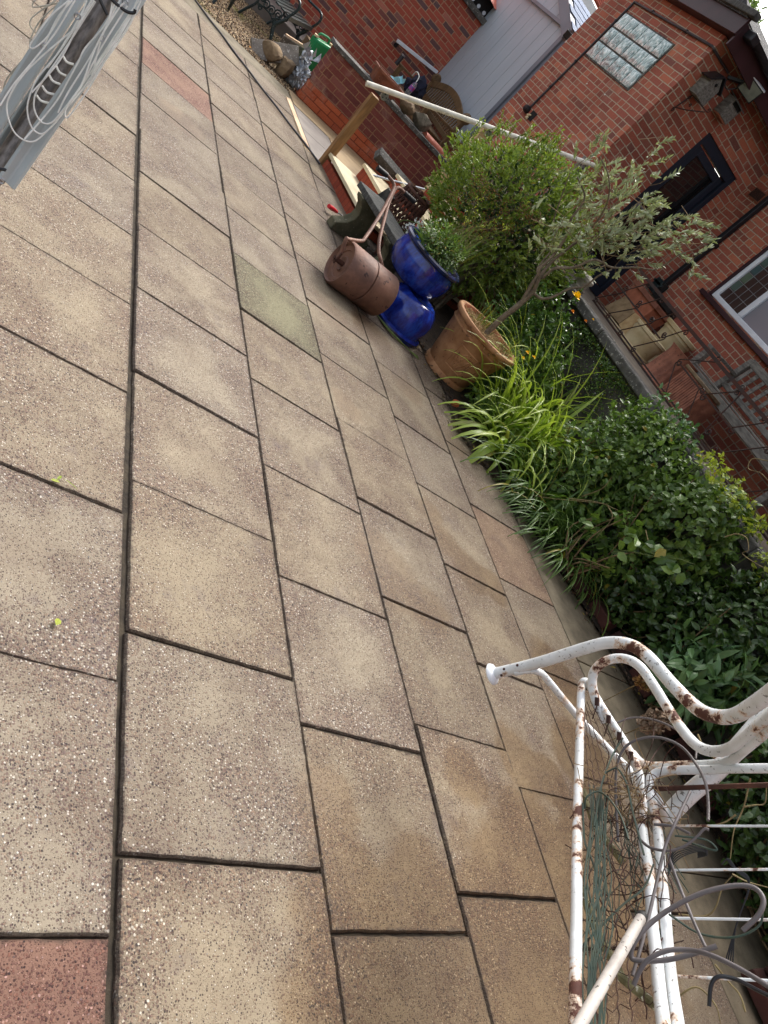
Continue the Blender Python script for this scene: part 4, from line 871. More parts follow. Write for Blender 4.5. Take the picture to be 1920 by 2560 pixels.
n = 9; a = rng.uniform(0, 6.28, n); P_ = PC + np.stack([-.12 + .05 * np.cos(a), -.08 + .05 * np.sin(a), .27 + .08 * rng.random(n)], 1); leaves('large_leaves', t, MT['leaf_mid'], P_, np.stack([np.cos(a), np.sin(a), rng.uniform(.5, 1.3, n)], 1), np.tile([0, 0, 1.], (n, 1)) + rand_unit(n) * .3, .13 + .05 * rng.random(n), .06 + .02 * rng.random(n), droop=.25)
straps('grassy_stems', t, MT['leaf_grass'], PC + V3(.12, -.02, .25), 70, .42, .004, .35, .35, (.12, -.05, 0), seed=5)
lines = [[PC + V3(rng.uniform(-.1, .15), rng.uniform(-.1, .1), .25), PC + V3(rng.uniform(-.1, .2), rng.uniform(-.1, .1), .45), PC + V3(rng.uniform(-.12, .3), rng.uniform(-.15, .15), rng.uniform(.6, .8))] for _ in range(22)]
stems('flower_stems', t, MT['deadstem'], lines, .0018)
P_ = np.concatenate([np.array([l[2] + rng.normal(0, .012, 3) for _ in range(7)]) for l in lines]); n = len(P_); leaves('seed_heads', t, MT['leaf_lime'], P_, rand_unit(n), rand_unit(n), np.full(n, .012), np.full(n, .006))
t = thing('fallen_straps', 'long yellow-green strap leaves lying round the foot of the upturned blue pot', 'leaf litter', (3.12, 4.5, .01))
stems('blades', t, MT['leaf_grass'] if 0 else MT['greenstem'], [[(2.88 + k * .012, 4.66 - .012 * k, .012), (2.96 + k * .02, 4.53 - .01 * k, .015 + .004 * (k % 3)), (3.12 + .02 * k, 4.47 - .005 * k, .012), (3.28, 4.48 - .01 * k, .012)] for k in range(6)], .004)

# terracotta pot with the olive
OC = V3(3.63, 4.56, 0)
t = thing('terracotta_pot', 'tall weathered terracotta pot with embossed leaf panel holding an olive tree', 'plant pot', OC)
b = MB(); b.lathe([(.02, .0), (.205, .0), (.215, .008), (.215, .05), (.205, .06), (.208, .065), (.245, .22), (.282, .385), (.292, .392), (.294, .402), (.286, .41), (.296, .445), (.318, .452), (.325, .462), (.326, .482), (.318, .492), (.285, .492)], OC, 64, caps=False); obj('body', b, MT['terracotta'], t, smooth=True, angle=50)
b = MB(); b.lathe([(.284, .4925), (.277, .481), (.262, .40)], OC, 64, caps=False); obj('inner_wall', b, MT['terracotta_in'], t, smooth=True)
# embossed panel facing the camera
pa = math.atan2(-4.56, -3.63) + .10
def onpot(u, h, out=0.0):
    r = .208 + (.282 - .208) * (h - .065) / .32 + out; a = pa + u / .25; return OC + V3(r * math.cos(a), r * math.sin(a), h)
mb = MB(); q = [(-.085, .13), (.085, .13), (.085, .325), (-.085, .325)]
pts = []
for (u0, h0), (u1, h1) in zip(q, q[1:] + q[:1]): pts += [onpot(u0 + (u1 - u0) * k / 5, h0 + (h1 - h0) * k / 5, .001) for k in range(5)]
mb.tube(pts, .006, 6, closed=True)
for sgn, hh in ((0, .0), (-1, -.02), (1, -.02)):
    cpt = (.0 + sgn * .026, .15); tipu, tiph = sgn * .055, .305 + (0 if sgn == 0 else -.04)
    for side in (-1, 1):
        mb.tube([onpot(cpt[0] * (1 - f) * .6 + tipu * f + side * .026 * math.sin(PI * f), cpt[1] * (1 - f) + tiph * f, .001) for f in np.linspace(0, 1, 9)], .0055, 5)
    mb.tube([onpot(cpt[0] * (1 - f) * .6 + tipu * f, cpt[1] * (1 - f) + tiph * f, .002) for f in np.linspace(0, 1, 7)], .006, 5)
    for k in range(4):
        f = .25 + .16 * k
        for side in (-1, 1): mb.tube([onpot(cpt[0] * (1 - f) * .6 + tipu * f, cpt[1] * (1 - f) + tiph * f, .001), onpot(cpt[0] * (1 - f) * .6 + tipu * f + side * .014, cpt[1] * (1 - f) + tiph * f + .016, .001)], .004, 4)
obj('leaf_panel', mb, MT['terracotta'], t, smooth=True)
b = MB(); b.lathe([(.0, .435), (.15, .43), (.270, .42)], OC, 32, caps=False); obj('soil', b, MT['soil'], t, smooth=True)
mb = MB()
for k in range(900):
    a = rng.uniform(0, 2 * PI); r = .26 * math.sqrt(rng.random()); p = OC + V3(r * math.cos(a), r * math.sin(a), .44); d = unit(rng.normal(size=3) * V3(1, 1, .35)) * rng.uniform(.03, .07)
    mb.tube([p, p + d * .5 + V3(0, 0, .02 + .02 * rng.random()), p + d + V3(0, 0, .01)], .0024, 4, caps=False)
obj('dry_straw', mb, MT['straw'], t)
t = thing('pot_grass', 'fine green grass blades sprouting at the back of the terracotta pot', 'grass', OC + V3(.05, .15, .41))
straps('blades', t, MT['leaf_grass'], OC + V3(.02, .17, .40), 60, .30, .004, .5, .4, (0, 0, 0), seed=15); straps('blades', t, MT['leaf_grass'], OC + V3(.24, -.06, .40), 50, .26, .004, .6, .5, (.2, 0, 0), seed=16)

t = thing('olive_tree', 'small silvery olive tree with bare leaning trunk growing in the terracotta pot', 'tree', OC + V3(-.01, -.01, .42))
OY = 4.55
def O(px, py, dy=0.0): return ony(c5(px, py), OY + dy)
mb = MB()
def limb(pts, r0, r1, sm=5):
    p = smooth_path(pts, sm); m = len(p); mb.tube(p, [r0 + (r1 - r0) * i / m for i in range(m)], 8)
T0 = OC + V3(-.01, -.01, .40)
limb([T0, O(130, 1140), O(230, 1060), O(310, 985)], .024, .020)
limb([O(310, 985), O(345, 905), O(400, 830, .03), O(500, 745, .06), O(600, 670, .10), O(660, 600, .12)], .016, .007)
limb([O(240, 1050), O(290, 960, .01), O(335, 890, .02), O(350, 850, .03), O(430, 770, .05), O(500, 660, .08), O(525, 570, .1), O(590, 480, .12), O(600, 420, .14), O(560, 330, .15)], .015, .005)
limb([O(360, 910), O(430, 855, -.04), O(540, 850, -.08), O(660, 805, -.12), O(760, 850, -.14), O(900, 850, -.16), O(1010, 860, -.18), O(1110, 800, -.2)], .012, .004)
limb([O(310, 1000), O(360, 1030, -.05), O(430, 1015, -.08), O(520, 970, -.1), O(600, 960, -.12), O(680, 900, -.14), O(760, 860, -.15)], .012, .006)
limb([O(345, 900), O(335, 850, .1), O(430, 720, .22), O(420, 600, .26), O(470, 440, .3), O(520, 300, .3)], .009, .003)
limb([O(600, 670, .1), O(690, 560, .0), O(740, 450, -.06), O(740, 320, -.1), O(690, 210, -.12)], .008, .003)
limb([O(600, 690, .1), O(760, 640, .05), O(900, 560, 0), O(1040, 500, -.03)], .008, .003)
limb([O(660, 600, .12), O(760, 500, .2), O(860, 400, .22), O(960, 300, .2)], .006, .002)
limb([O(1040, 860, -.18), O(1140, 780, -.18), O(1250, 740, -.2), O(1350, 690, -.2)], .005, .002)
obj('trunk', mb, MT['bark'], t, smooth=True)
# crown: twigs and leaf sprays, in clusters with gaps
cl = [(470, 640, .1, 60), (560, 560, .2, 60), (330, 640, .3, 40), (520, 720, -.05, 60), (640, 700, 0, 60), (690, 780, -.1, 60), (800, 700, 0, 70), (760, 600, .1, 80), (860, 620, -.05, 80), (960, 600, -.05, 80), (1030, 540, .0, 60), (900, 500, .1, 70), (800, 440, .15, 60),
      (720, 360, .1, 50), (640, 300, .2, 40), (700, 200, -.05, 34), (560, 200, .2, 22), (820, 210, .1, 30), (860, 300, .1, 44), (960, 420, .1, 44), (1040, 360, .1, 40), (900, 800, -.15, 60), (1010, 760, -.15, 60), (1100, 640, -.1, 40), (860, 720, -.1, 60), (980, 690, -.1, 60), (740, 150, 0, 14), (1080, 160, .1, 12),
      (1220, 540, -.15, 8), (1280, 690, -.2, 44), (1340, 660, -.2, 34), (1200, 740, -.2, 36), (400, 720, .2, 36), (1120, 830, -.2, 12), (1230, 800, -.2, 6), (560, 430, .2, 34), (1290, 640, -.2, 10), (440, 760, .1, 30), (1070, 240, .1, 12), (600, 800, -.1, 26), (640, 460, .2, 44), (730, 500, .0, 60)]
tp = []; td = []; tw = MB(); ctr = O(700, 560)
for px, py, dy, n in cl:
    c = O(px, py, dy); m = max(2, n // 9)
    for _ in range(m):
        e = c + rng.normal(size=3) * V3(.085, .085, .07); d = unit((e - ctr) * .8 + rng.normal(size=3) * .25 + V3(.1, 0, .22)); s0 = e - d * rng.uniform(.12, .26) + rng.normal(size=3) * .03
        tw.tube(smooth_path([s0, (s0 + e) / 2 + rng.normal(size=3) * .015, e], 3), [.0028, .0026, .0024, .0022, .002, .0018, .0015], 4, caps=False) if 0 else tw.tube([s0, (s0 + e) / 2 + rng.normal(size=3) * .015, e], [.0028, .0022, .0013], 4, caps=False)
        for k in range(3): tp.append(e - d * k * .03); td.append(d)
cr_root = O(640, 640, .1)
stuff(obj('twigs', tw, MT['twig'], t, rec=False))
whorl_foliage('crown', t, MT['leaf_olive'], np.array(tp), np.array(td), 7, .044, .015, .62, up=.15, fold=.12, droop=.05)

# stone bench with plank and scrolled supports
t = thing('stone_bench', 'old garden bench of weathered plank on mossy curved concrete supports', 'bench', (2.95, 5.5, 0))
A, B = V3(2.80, 5.97, .385), V3(3.03, 5.10, .385); dl = unit(B - A); ac = unit(V3(-dl[1], dl[0], 0)); ac = ac if ac[0] > 0 else -ac
mb = MB(); mb.bar(A, B, .31, .05); obj('plank', mb, MT['dark_grey_wood'], t, bevel=.006)
for f in (.16, .80):
    c = A + (B - A) * f; prof = []
    L_ = [(-.22, 0), (-.215, .07), (-.19, .085), (-.13, .12), (-.09, .18), (-.09, .23), (-.12, .29), (-.17, .33), (-.18, .358)]
    prof = L_ + [(-x, z) for x, z in L_[::-1]]
    q = [c + ac * x + V3(0, 0, z - .385) for x, z in prof]
    mb = MB(); mb.slab3([p - dl * .05 for p in q], dl, .10); obj('support', mb, MT['mossy'], t, bevel=.008)
t = thing('loose_plank', 'short offcut of weathered grey board standing behind the bench plank', 'board', (3.1, 6.0, .3))
mb = MB(); mb.bar(ony(c4(560, 225), 6.15), ony(c4(600, 300), 6.1) , .16, .03, (0, 1, .2)); obj('board', mb, MT['dark_grey_wood'], t)
t = thing('trowel', 'garden tool with a red plastic handle sticking out beside the steps', 'hand tool', (2.75, 6.2, 0))
a, b = onz(c4(200, 318), .06), onz(c4(255, 358), .05); mb = MB(); mb.tube([a, a + (b - a) * .3, b], [.019, .021, .014], 12); obj('handle', mb, MT['red_plastic'], t, smooth=True)
mb = MB(); mb.tube([b, onz(c4(300, 392), .04)], .006, 8); mb.bar(onz(c4(295, 388), .04), onz(c4(330, 415), .03), .05, .003); obj('blade', mb, MT['steel'], t)
# pierced iron brazier
t = thing('iron_brazier', 'rusty cast iron pierced basket with leaf tracery behind the lawn roller', 'brazier', (3.2, 6.2, .3))
CB = V3(3.22, 6.12, .28); mb = MB(); nb = 22
for k in range(nb):
    for sg in (-1, 1):
        pts = [CB + V3(.17 * (1 - .25 * f) * math.cos(2 * PI * (k + sg * f * 2.2) / nb), .17 * (1 - .25 * f) * math.sin(2 * PI * (k + sg * f * 2.2) / nb), f * .34) for f in np.linspace(0, 1, 7)]; mb.tube(pts, .007, 5, caps=False)
    for f in (.25, .55, .8): a = 2 * PI * (k + .5 * (f > .5)) / nb; r = .17 * (1 - .25 * f); mb.rock(CB + V3(r * math.cos(a), r * math.sin(a), f * .34), (.016, .016, .026), k, 1)
obj('tracery', mb, MT['rust'], t, smooth=True)
mb = MB(); mb.lathe([(.175, 0), (.185, .01), (.175, .025), (.165, .012)], CB, 28, caps=False); obj('base_ring', mb, MT['rust'], t, smooth=True)
mb = MB(); mb.lathe([(.128, .33), (.14, .34), (.13, .36), (.118, .345)], CB, 28, caps=False); mb.lathe([(.0, .0), (.17, .0)], CB, 28, caps=False); mb.rock(CB + V3(-.05, -.1, .38), (.03, .03, .03), 3, 1); obj('top_ring', mb, MT['rust'], t, smooth=True)
mb = MB(); [mb.tube([CB + V3(.12 * math.cos(a), .12 * math.sin(a), 0), CB + V3(.16 * math.cos(a), .16 * math.sin(a), -.28)], .012, 6) for a in (.5, 2.6, 4.7)]; obj('leg', mb, MT['rust'], t)
t = thing('leaning_kerb', 'pale weathered kerb stone leaning near the end of the side path', 'kerb stone', (3.8, 8.3, .2))
mb = MB(); mb.bar(ony(c1(1092, 845), 7.9), ony(c1(1300, 1090), 7.9), .12, .10, (0, -.5, 1)); obj('stone', mb, MT['coping'], t, bevel=.008)
t = thing('metal_stake', 'thin silver metal tube lying behind the roller handle', 'tube', (3.6, 7.4, .3))
mb = MB(); mb.tube([ony(c1(1062, 968), 7.2), ony(c1(1352, 1048), 7.2)], .011, 8); obj('tube', mb, MT['steel'], t, smooth=True)
t = thing('brick_fragment', 'small broken orange brick piece at the edge of the bed', 'brick', (3.53, 4.05, .03))
mb = MB(); mb.rock((3.53, 4.06, .035), (.045, .03, .04), 3, 2, .3); obj('brick', mb, MT['brick_orange'], t)
t = thing('trim_hose', 'thin dark cable stretched straight across the patio to the handrail post', 'cable', (2.2, 8.2, .01))
pa_, pb_ = onz((470, -22), .012), onz((799, 408), .012); mb = MB(); mb.tube([pa_ + (pb_ - pa_) * f + V3(.012 * math.sin(f * 9), 0, .002 * math.sin(f * 30)) for f in np.linspace(0, 1, 26)], .010, 8); obj('cable', mb, MT['cable_grey'], t, smooth=True)

# rocks, boards, sack and can beside the low wall
def rockthing(label, c, r, seed, mat, group=None):
    t = thing('rock', label, 'rock', c, group); mb = MB(); mb.rock(c, r, seed, 3); obj('stone', mb, mat, t, smooth=True, angle=30)
rockthing('brown rock nearest the gravel edge under the leaning board', (2.47, 9.58, .09), (.15, .13, .12), 2, MT['sandstone'])
rockthing('tawny broken rock between the leaning board and the silver sack', (2.68, 9.55, .10), (.12, .12, .15), 5, MT['sandstone'])
t = thing('concrete_board', 'long grey concrete gravel board propped on the rocks', 'board', (2.5, 9.6, .2))
a, b = ony(rA(215, 385), 9.55), ony(rA(590, 450), 9.62); mb = MB(); mb.bar(a, b, .22, .045, (.35, -.5, .8)); obj('board', mb, MT['board'], t, bevel=.004)
mb = MB(); mb.rock(a + V3(-.02, -.02, -.01), (.03, .025, .03), 3, 1); obj('orange_lump', mb, MT['orange_petal'], t)
t = thing('second_board', 'short angled stone slab with a pale edge behind the concrete board', 'board', (2.7, 10, .3))
a, b = ony(rA(445, 330), 10.1), ony(rA(620, 440), 10.1); mb = MB(); mb.bar(a, b, .03, .20, (-.5, .3, -.8)); obj('board', mb, MT['board'], t, bevel=.003)
mb = MB(); mb.bar(a + V3(0, -.02, .10), b + V3(0, -.02, .10), .05, .03); obj('pale_edge', mb, MT['pale_strip'], t)
t = thing('silver_sack', 'crumpled silver plastic sack slumped against the low brick wall', 'sack', (2.85, 9.5, .2))
mb = MB(); mb.rock((2.84, 9.56, .14), (.14, .16, .19), 8, 4, .9); mb.rock((2.80, 9.6, .32), (.09, .1, .10), 12, 3, 1.3); obj('sack', mb, MT['foil'], t, smooth=True, angle=25)
mb = MB()
for k in range(7): a = k * .9; p = V3(2.82 + .05 * math.cos(a), 9.58 + .05 * math.sin(a), .36); mb.add([p, p + V3(.09 * math.cos(a), .09 * math.sin(a), .04), p + V3(.05 * math.cos(a + .7), .05 * math.sin(a + .7), .12 + .03 * math.sin(k * 3))], [(0, 1, 2)])
obj('torn_top', mb, MT['foil'], t)
t = thing('green_can', 'green plastic jerrycan behind the silver sack', 'jerrycan', (2.95, 9.9, .25))
b = MB(); b.box((-.13, -.07, 0), (.13, .07, .36)); b2 = MB(); CG = V3(3.0, 9.95, .20)
ry = Matrix.Rotation(math.radians(-10), 3, 'Y') @ Matrix.Rotation(math.radians(20), 3, 'Z')
gv = lambda vs: [np.array(ry @ Vector(p)) + CG for p in vs]
m2 = MB(); m2.add(gv(b.v), b.f); obj('body', m2, MT['green_plastic'], t, bevel=.03)
m2 = MB(); m2.tube(gv(smooth_path([(-.09, 0, .35), (-.08, 0, .41), (.0, 0, .42), (.07, 0, .41), (.08, 0, .35)], 4)), .013, 8); obj('handle', m2, MT['green_plastic'], t, smooth=True)
b = MB(); b.lathe([(.03, .36), (.03, .385)], (-.11, 0, 0), 12); b.lathe([(.022, .36), (.022, .385)], (.115, 0, 0), 12); m2 = MB(); m2.add(gv(b.v), b.f); obj('cap', m2, MT['chim_cream'], t)

# cast iron garden bench
def iron_bench(loc, rot, label, length=1.25):
    t = thing('cast_iron_bench', label, 'bench', loc); t.rotation_euler = (0, 0, rot)
    P_ = lambda nm, mb, **k: obj(nm, mb, MT['cast_iron'], t, world=False, **k)
    for x in (-length / 2, length / 2):
        mb = MB()
        mb.tube(smooth_path([(x, -.24, 0), (x, -.20, .10), (x, -.15, .22), (x, -.20, .33), (x, -.22, .40)], 5), [.014 + .012 * abs(math.sin(i * .16)) for i in range(21)], 8); P_('leg', mb, smooth=True)
        mb = MB(); mb.tube(smooth_path([(x, .26, 0), (x, .21, .12), (x, .16, .25), (x, .20, .40), (x, .27, .62), (x, .30, .80)], 5), .017, 8); P_('leg', mb, smooth=True)
        mb = MB()
        for cy, cz, r in ((-.12, .33, .06), (-.03, .31, .055), (.06, .31, .055), (.13, .33, .05), (-.12, .24, .035), (.1, .23, .035)): mb.tube(scroll((x, cy, cz), r, 0, 1.4, (0, 1, 0), (0, 0, 1)), .010, 6)
        mb.tube(smooth_path([(x, -.15, .22), (x, -.02, .27), (x, .16, .25)], 6), .010, 6); P_('scroll_panel', mb, smooth=True)
        mb = MB(); mb.tube(smooth_path([(x, -.22, .40), (x, -.26, .55), (x, -.2, .63), (x, .0, .62), (x, .26, .64)], 5), .017, 8); P_('arm', mb, smooth=True)
    for k in range(6): mb = MB(); mb.box((-length / 2, -.23 + k * .085, .405), (length / 2, -.175 + k * .085, .425)); P_('seat_slat', mb, bevel=.005)
    mb = MB(); mb.box((-length / 2 - .02, -.245, .375), (length / 2 + .02, -.225, .43)); P_('seat_rail', mb, bevel=.004)
    mb = MB()
    for k in range(9):
        x = -length / 2 + length * (k + .5) / 9
        for cz in (.52, .66): mb.tube(scroll((x, .25 + (cz - .4) * .15, cz), .06, k, 1.3, (1, 0, 0), (0, 0, 1)), .008, 6)
    mb.tube([(-length / 2, .30, .80), (0, .32, .86), (length / 2, .30, .80)], .016, 8); mb.tube([(-length / 2, .22, .46), (length / 2, .22, .46)], .012, 8); P_('back_panel', mb, smooth=True)
    return t
iron_bench((2.72, 11.20, -.01), math.radians(62), 'dark green cast iron bench with scrolled legs on the gravel by the far wall')
iron_bench((1.62, 10.25, -.01), math.radians(150), 'second cast iron seat at the top edge, nearer the patio than the other bench', .6)

# teak bench facing the patio
t = thing('teak_bench', 'brown teak bench with arched slatted back against the grey cladding', 'bench', (5.2, 11.5, .27))
y0, y1, zb = 10.74, 12.42, .27; xb, xf = 5.36, 4.78
def bb(nm, *a, **k): mb = MB(); mb.bar(*a, **k); return obj(nm, mb, MT['teak'], t, bevel=.006)
for y in (y0, y1):
    mb = MB(); mb.bar((xb - .03, y, zb), (xb, y, 1.13), .07, .06, (1, 0, 0)); mb.lathe([(.0, -.04), (.07, -.04), (.085, 0), (.07, .04), (0, .04)], (xb, y, 1.16), 14, 'y'); obj('back_post', mb, MT['teak'], t, bevel=.004)
    bb('leg', (xf + .03, y, zb), (xf + .03, y, zb + .62), .07, .06, up=(1, 0, 0)); bb('arm', (xf - .04, y, zb + .63), (xb, y, zb + .66), .075, .035)
    bb('stretcher', (xf + .03, y, zb + .12), (xb - .02, y, zb + .12), .03, .05)
bb('seat_rail', (xf + .03, y0, zb + .38), (xf + .03, y1, zb + .38), .03, .08); bb('seat_rail', (xb - .04, y0, zb + .38), (xb - .04, y1, zb + .38), .03, .08)
for k in range(7): bb('seat_slat', (xf + .02 + k * .08, y0, zb + .43), (xf + .02 + k * .08, y1, zb + .43), .06, .02)
mb = MB(); n = 16; V = []
for k in range(n):
    f0, f1 = k / n, (k + 1) / n; za, zc = 1.06 + .17 * math.sin(PI * f0), 1.06 + .17 * math.sin(PI * f1)
    mb.bar((xb, y0 + (y1 - y0) * f0, za), (xb, y0 + (y1 - y0) * f1, zc), .035, .10)
obj('top_rail', mb, MT['teak'], t)
bb('lower_rail', (xb - .02, y0, .79), (xb - .02, y1, .79), .03, .07)
for k in range(19): y = y0 + .07 + (y1 - y0 - .14) * k / 18; zt = 1.03 + .17 * math.sin(PI * (y - y0) / (y1 - y0)); bb('back_slat', (xb - .018, y, .80), (xb, y, zt), .055, .014, up=(1, 0, 0))
t = thing('navy_bag', 'dark navy cloth bag on the seat of the teak bench', 'bag', (4.95, 11.75, .72))
mb = MB(); mb.rock((4.95, 11.75, .90), (.15, .19, .19), 14, 3, .7); mb.rock((4.93, 11.95, .84), (.12, .14, .13), 15, 3, .7); obj('bag', mb, MT['navy_cloth'], t, smooth=True)
mb = MB(); mb.tube(smooth_path([(4.82, 11.9, .95), (4.79, 11.8, 1.04), (4.82, 11.68, 1.02), (4.81, 11.6, .92)], 5), .008, 5); obj('strap', mb, MT['white_petal'], t)
t = thing('blue_cloth', 'pale blue cloth draped over the edge of the teak bench', 'cloth', (4.75, 11.6, .7))
mb = MB(); n = 12; pc = [ony(rC(*q), yy) for q, yy in (((222, 232), 12.0), ((345, 222), 11.7), ((362, 262), 11.5), ((320, 340), 11.4))]
for i in range(n + 1):
    for j in range(n + 1):
        u, v = i / n, j / n; p = pc[0] * (1 - u) * (1 - v) + pc[1] * u * (1 - v) + pc[2] * u * v + pc[3] * (1 - u) * v if 0 else (pc[0] * (1 - u) + pc[1] * u) * (1 - v) + (pc[0] * .35 * (1 - u) + pc[3] * (.65 * (1 - u)) + pc[2] * u) * v
        mb.v.append(p + V3(-.015, 0, 0) * math.sin(u * 14) + V3(0, 0, .02) * math.sin(u * 9 + v * 5))
mb.f += [(i * (n + 1) + j, i * (n + 1) + j + 1, (i + 1) * (n + 1) + j + 1, (i + 1) * (n + 1) + j) for i in range(n) for j in range(n)]
obj('cloth', mb, MT['blue_cloth'], t, smooth=True)
t = thing('water_bottle', 'clear plastic water bottle with a blue label leaning on the navy bag', 'bottle', (4.8, 11.45, .7))
a, b = ony(rC(370, 365), 11.45), ony(rC(450, 275), 11.45); mb = MB(); ds = b - a; mb.tube([a, a + ds * .05, a + ds * .75, a + ds * .92, b], [.035, .042, .042, .022, .016], 14); obj('bottle', mb, MT['bottle'], t, smooth=True)
mb = MB(); mb.tube([a + ds * .35, a + ds * .65], .043, 14); obj('label', mb, simple('bottle_label', L(60, 90, 180), L(200, 40, 60), 30, .5, bumpd=0), t)
t = thing('silver_tube', 'grey cylindrical canister standing on the far arm of the teak bench', 'canister', (4.75, 12.3, .95))
a, b = ony(rC(285, 128), 12.35), ony(rC(340, 62), 12.35); mb = MB(); mb.tube([a, b], .032, 14); obj('body', mb, MT['cable_grey'], t, smooth=True); mb = MB(); mb.tube([b, b + unit(b - a) * .02], .034, 14); obj('cap', mb, MT['steel'], t, smooth=True)

# on the coping of the low wall
t = thing('terracotta_trough', 'brown terracotta trough with scroll relief on the low wall coping', 'trough', (3.62, 9.42, .71))
mb = MB(); mb.add([(3.46, 9.33, .712), (3.78, 9.33, .712), (3.78, 9.50, .712), (3.46, 9.50, .712), (3.43, 9.30, .86), (3.83, 9.30, .86), (3.83, 9.53, .86), (3.43, 9.53, .86)], [(0, 3, 2, 1), (0, 1, 5, 4), (1, 2, 6, 5), (2, 3, 7, 6), (3, 0, 4, 7)]); obj('body', mb, MT['terra_dark'], t)
mb = MB(); [mb.bar(a, b, .02, .03) for a, b in (((3.42, 9.295, .86), (3.84, 9.295, .86)), ((3.42, 9.535, .86), (3.84, 9.535, .86)), ((3.42, 9.295, .86), (3.42, 9.535, .86)), ((3.84, 9.295, .86), (3.84, 9.535, .86)))]
for k in range(5): mb.tube(scroll((3.50 + k * .07, 9.312, .785), .028, k * 2, 1.3, (1, 0, 0), (0, 0, 1)), .006, 5)
obj('rim_and_relief', mb, MT['terra_dark'], t)
mb = MB(); mb.box((3.45, 9.32, .80), (3.81, 9.52, .83)); obj('soil', mb, MT['soil'], t)
rockthing('reddish angular stone next to the terracotta trough on the wall', (4.00, 9.42, .79), (.13, .10, .09), 21, MT['sandstone'])
rockthing('large grey lichened stone on the low wall coping', (4.28, 9.42, .80), (.17, .10, .10), 23, MT['greystone'])
t = thing('ridge_tile', 'long smooth terracotta tile lying on the end of the low wall coping', 'tile', (4.6, 9.4, .75))
mb = MB(); n = 10
for x in (4.42, 4.92):
    for k in range(n + 1): a = PI * k / n; mb.v.append((x, 9.41 - .085 * math.cos(a), .712 + .055 * math.sin(a)))
mb.f += [(k, k + 1, n + 2 + k, n + 1 + k) for k in range(n)] + [tuple(range(n, -1, -1)), tuple(range(n + 1, 2 * n + 2))]; obj('tile', mb, simple('smooth_clay', L(176, 98, 76), L(160, 84, 64), 5, .6, bumpd=0), t, smooth=True)

# ================================================================== TERRACE OBJECTS
zt = 1.045
t = thing('riven_slab', 'upper brown riven paving slab leaning by the house wall behind the railing', 'paving slab', (6.6, 7.0, 1.2))
def quadslab(nm, pts, X, th, mat, t, dx=.0):
    q = [onx(c6(*p), X + d) for p, d in pts]; mb = MB(); nn = np.cross(q[1] - q[0], q[-1] - q[0]); nn = nn if nn[0] > 0 else -nn; mb.slab3(q, nn, th); return obj(nm, mb, mat, t, bevel=.003)
quadslab('slab', [((352, 372), 0), ((530, 282), .08), ((598, 415), .08), ((468, 508), 0)], 6.72, .04, simple('riven_dark', L(158, 134, 100), L(120, 98, 70), 7, .8, bumpd=.01, bsc=14), t)
t = thing('riven_slab', 'lower golden riven paving slab leaning behind the railing', 'paving slab', (6.6, 6.8, 1.1))
quadslab('slab', [((468, 512), 0), ((600, 418), .08), ((692, 502), .08), ((532, 662), 0)], 6.70, .04, MT['riven'], t)
t = thing('edging_board', 'narrow tan board lying along the foot of the riven slabs', 'board', (6.5, 7.0, 1.05))
quadslab('board', [((318, 418), 0), ((362, 395), 0), ((566, 655), 0), ((530, 690), 0)], 6.62, .05, MT['chim_cream'], t)
t = thing('square_planter', 'square terracotta planter standing against the house below the downpipe', 'plant pot', (7.0, 7.05, 1.05))
mb = MB(); mb.add([(6.86, 6.86, zt), (7.12, 6.86, zt), (7.12, 7.30, zt), (6.86, 7.30, zt), (6.83, 6.80, 1.52), (7.15, 6.80, 1.52), (7.15, 7.36, 1.52), (6.83, 7.36, 1.52)], [(0, 3, 2, 1), (4, 5, 6, 7), (0, 1, 5, 4), (1, 2, 6, 5), (2, 3, 7, 6), (3, 0, 4, 7)]); obj('body', mb, MT['terracotta_in'], t, bevel=.006)
mb = MB(); mb.box((6.80, 6.77, 1.50), (7.17, 7.39, 1.56)); obj('rim', mb, MT['chim_red'], t, bevel=.006)
def lathething(name, label, cat, prof, c, mat, n=40, pn='body', flute=0):
    t = thing(name, label, cat, c); mb = MB(); mb.lathe(prof, c, n); 
    if flute:
        c_ = np.asarray(c); mb.v = [tuple(c_[:2] + (np.array(v[:2]) - c_[:2]) * (1 + (.035 if (i % n) % 4 < 2 else 0))) + (v[2],) for i, v in enumerate(mb.v)]
    obj(pn, mb, mat, t, smooth=True, angle=35); return t
lathething('cream_chimney_pot', 'cream clay pot standing lower and nearer the railing, with a double rim band', 'chimney pot', [(.02, 0), (.21, 0), (.215, .04), (.20, .05), (.205, .16), (.225, .2), (.225, .24), (.24, .245), (.24, .275), (.215, .28), (.2, .28), (.18, .2)], (6.45, 6.12, zt), MT['chim_cream'])
lathething('cream_chimney_pot', 'tall cream clay pot with a flared square-cut rim against the brick wall', 'chimney pot', [(.02, 0), (.225, 0), (.235, .05), (.215, .07), (.20, .12), (.185, .30), (.20, .42), (.215, .44), (.215, .47), (.24, .48), (.245, .52), (.22, .53), (.20, .52)], (6.95, 6.32, zt), MT['chim_cream'], 8 * 5)
lathething('fluted_chimney_pot', 'ribbed red clay chimney pot, the round one between the cream pots and the grey bench', 'chimney pot', [(.02, 0), (.22, 0), (.20, .03), (.185, .06), (.175, .34), (.19, .38), (.2, .40), (.17, .40)], (6.40, 5.52, zt), MT['chim_red'], 80, flute=1)
t = thing('square_fluted_pot', 'squat square ribbed terracotta chimney base beside the grey bench', 'chimney pot', (6.45, 5.1, zt))
mb = MB()
for k in range(14): f = k / 14; mb.box((6.25 + .002 * (k % 2), 4.86 + f * .42, zt), (6.60, 4.86 + f * .42 + .024, zt + .34))
mb.box((6.262, 4.862, zt), (6.59, 5.275, zt + .33)); obj('body', mb, MT['chim_red'], t, bevel=.004)
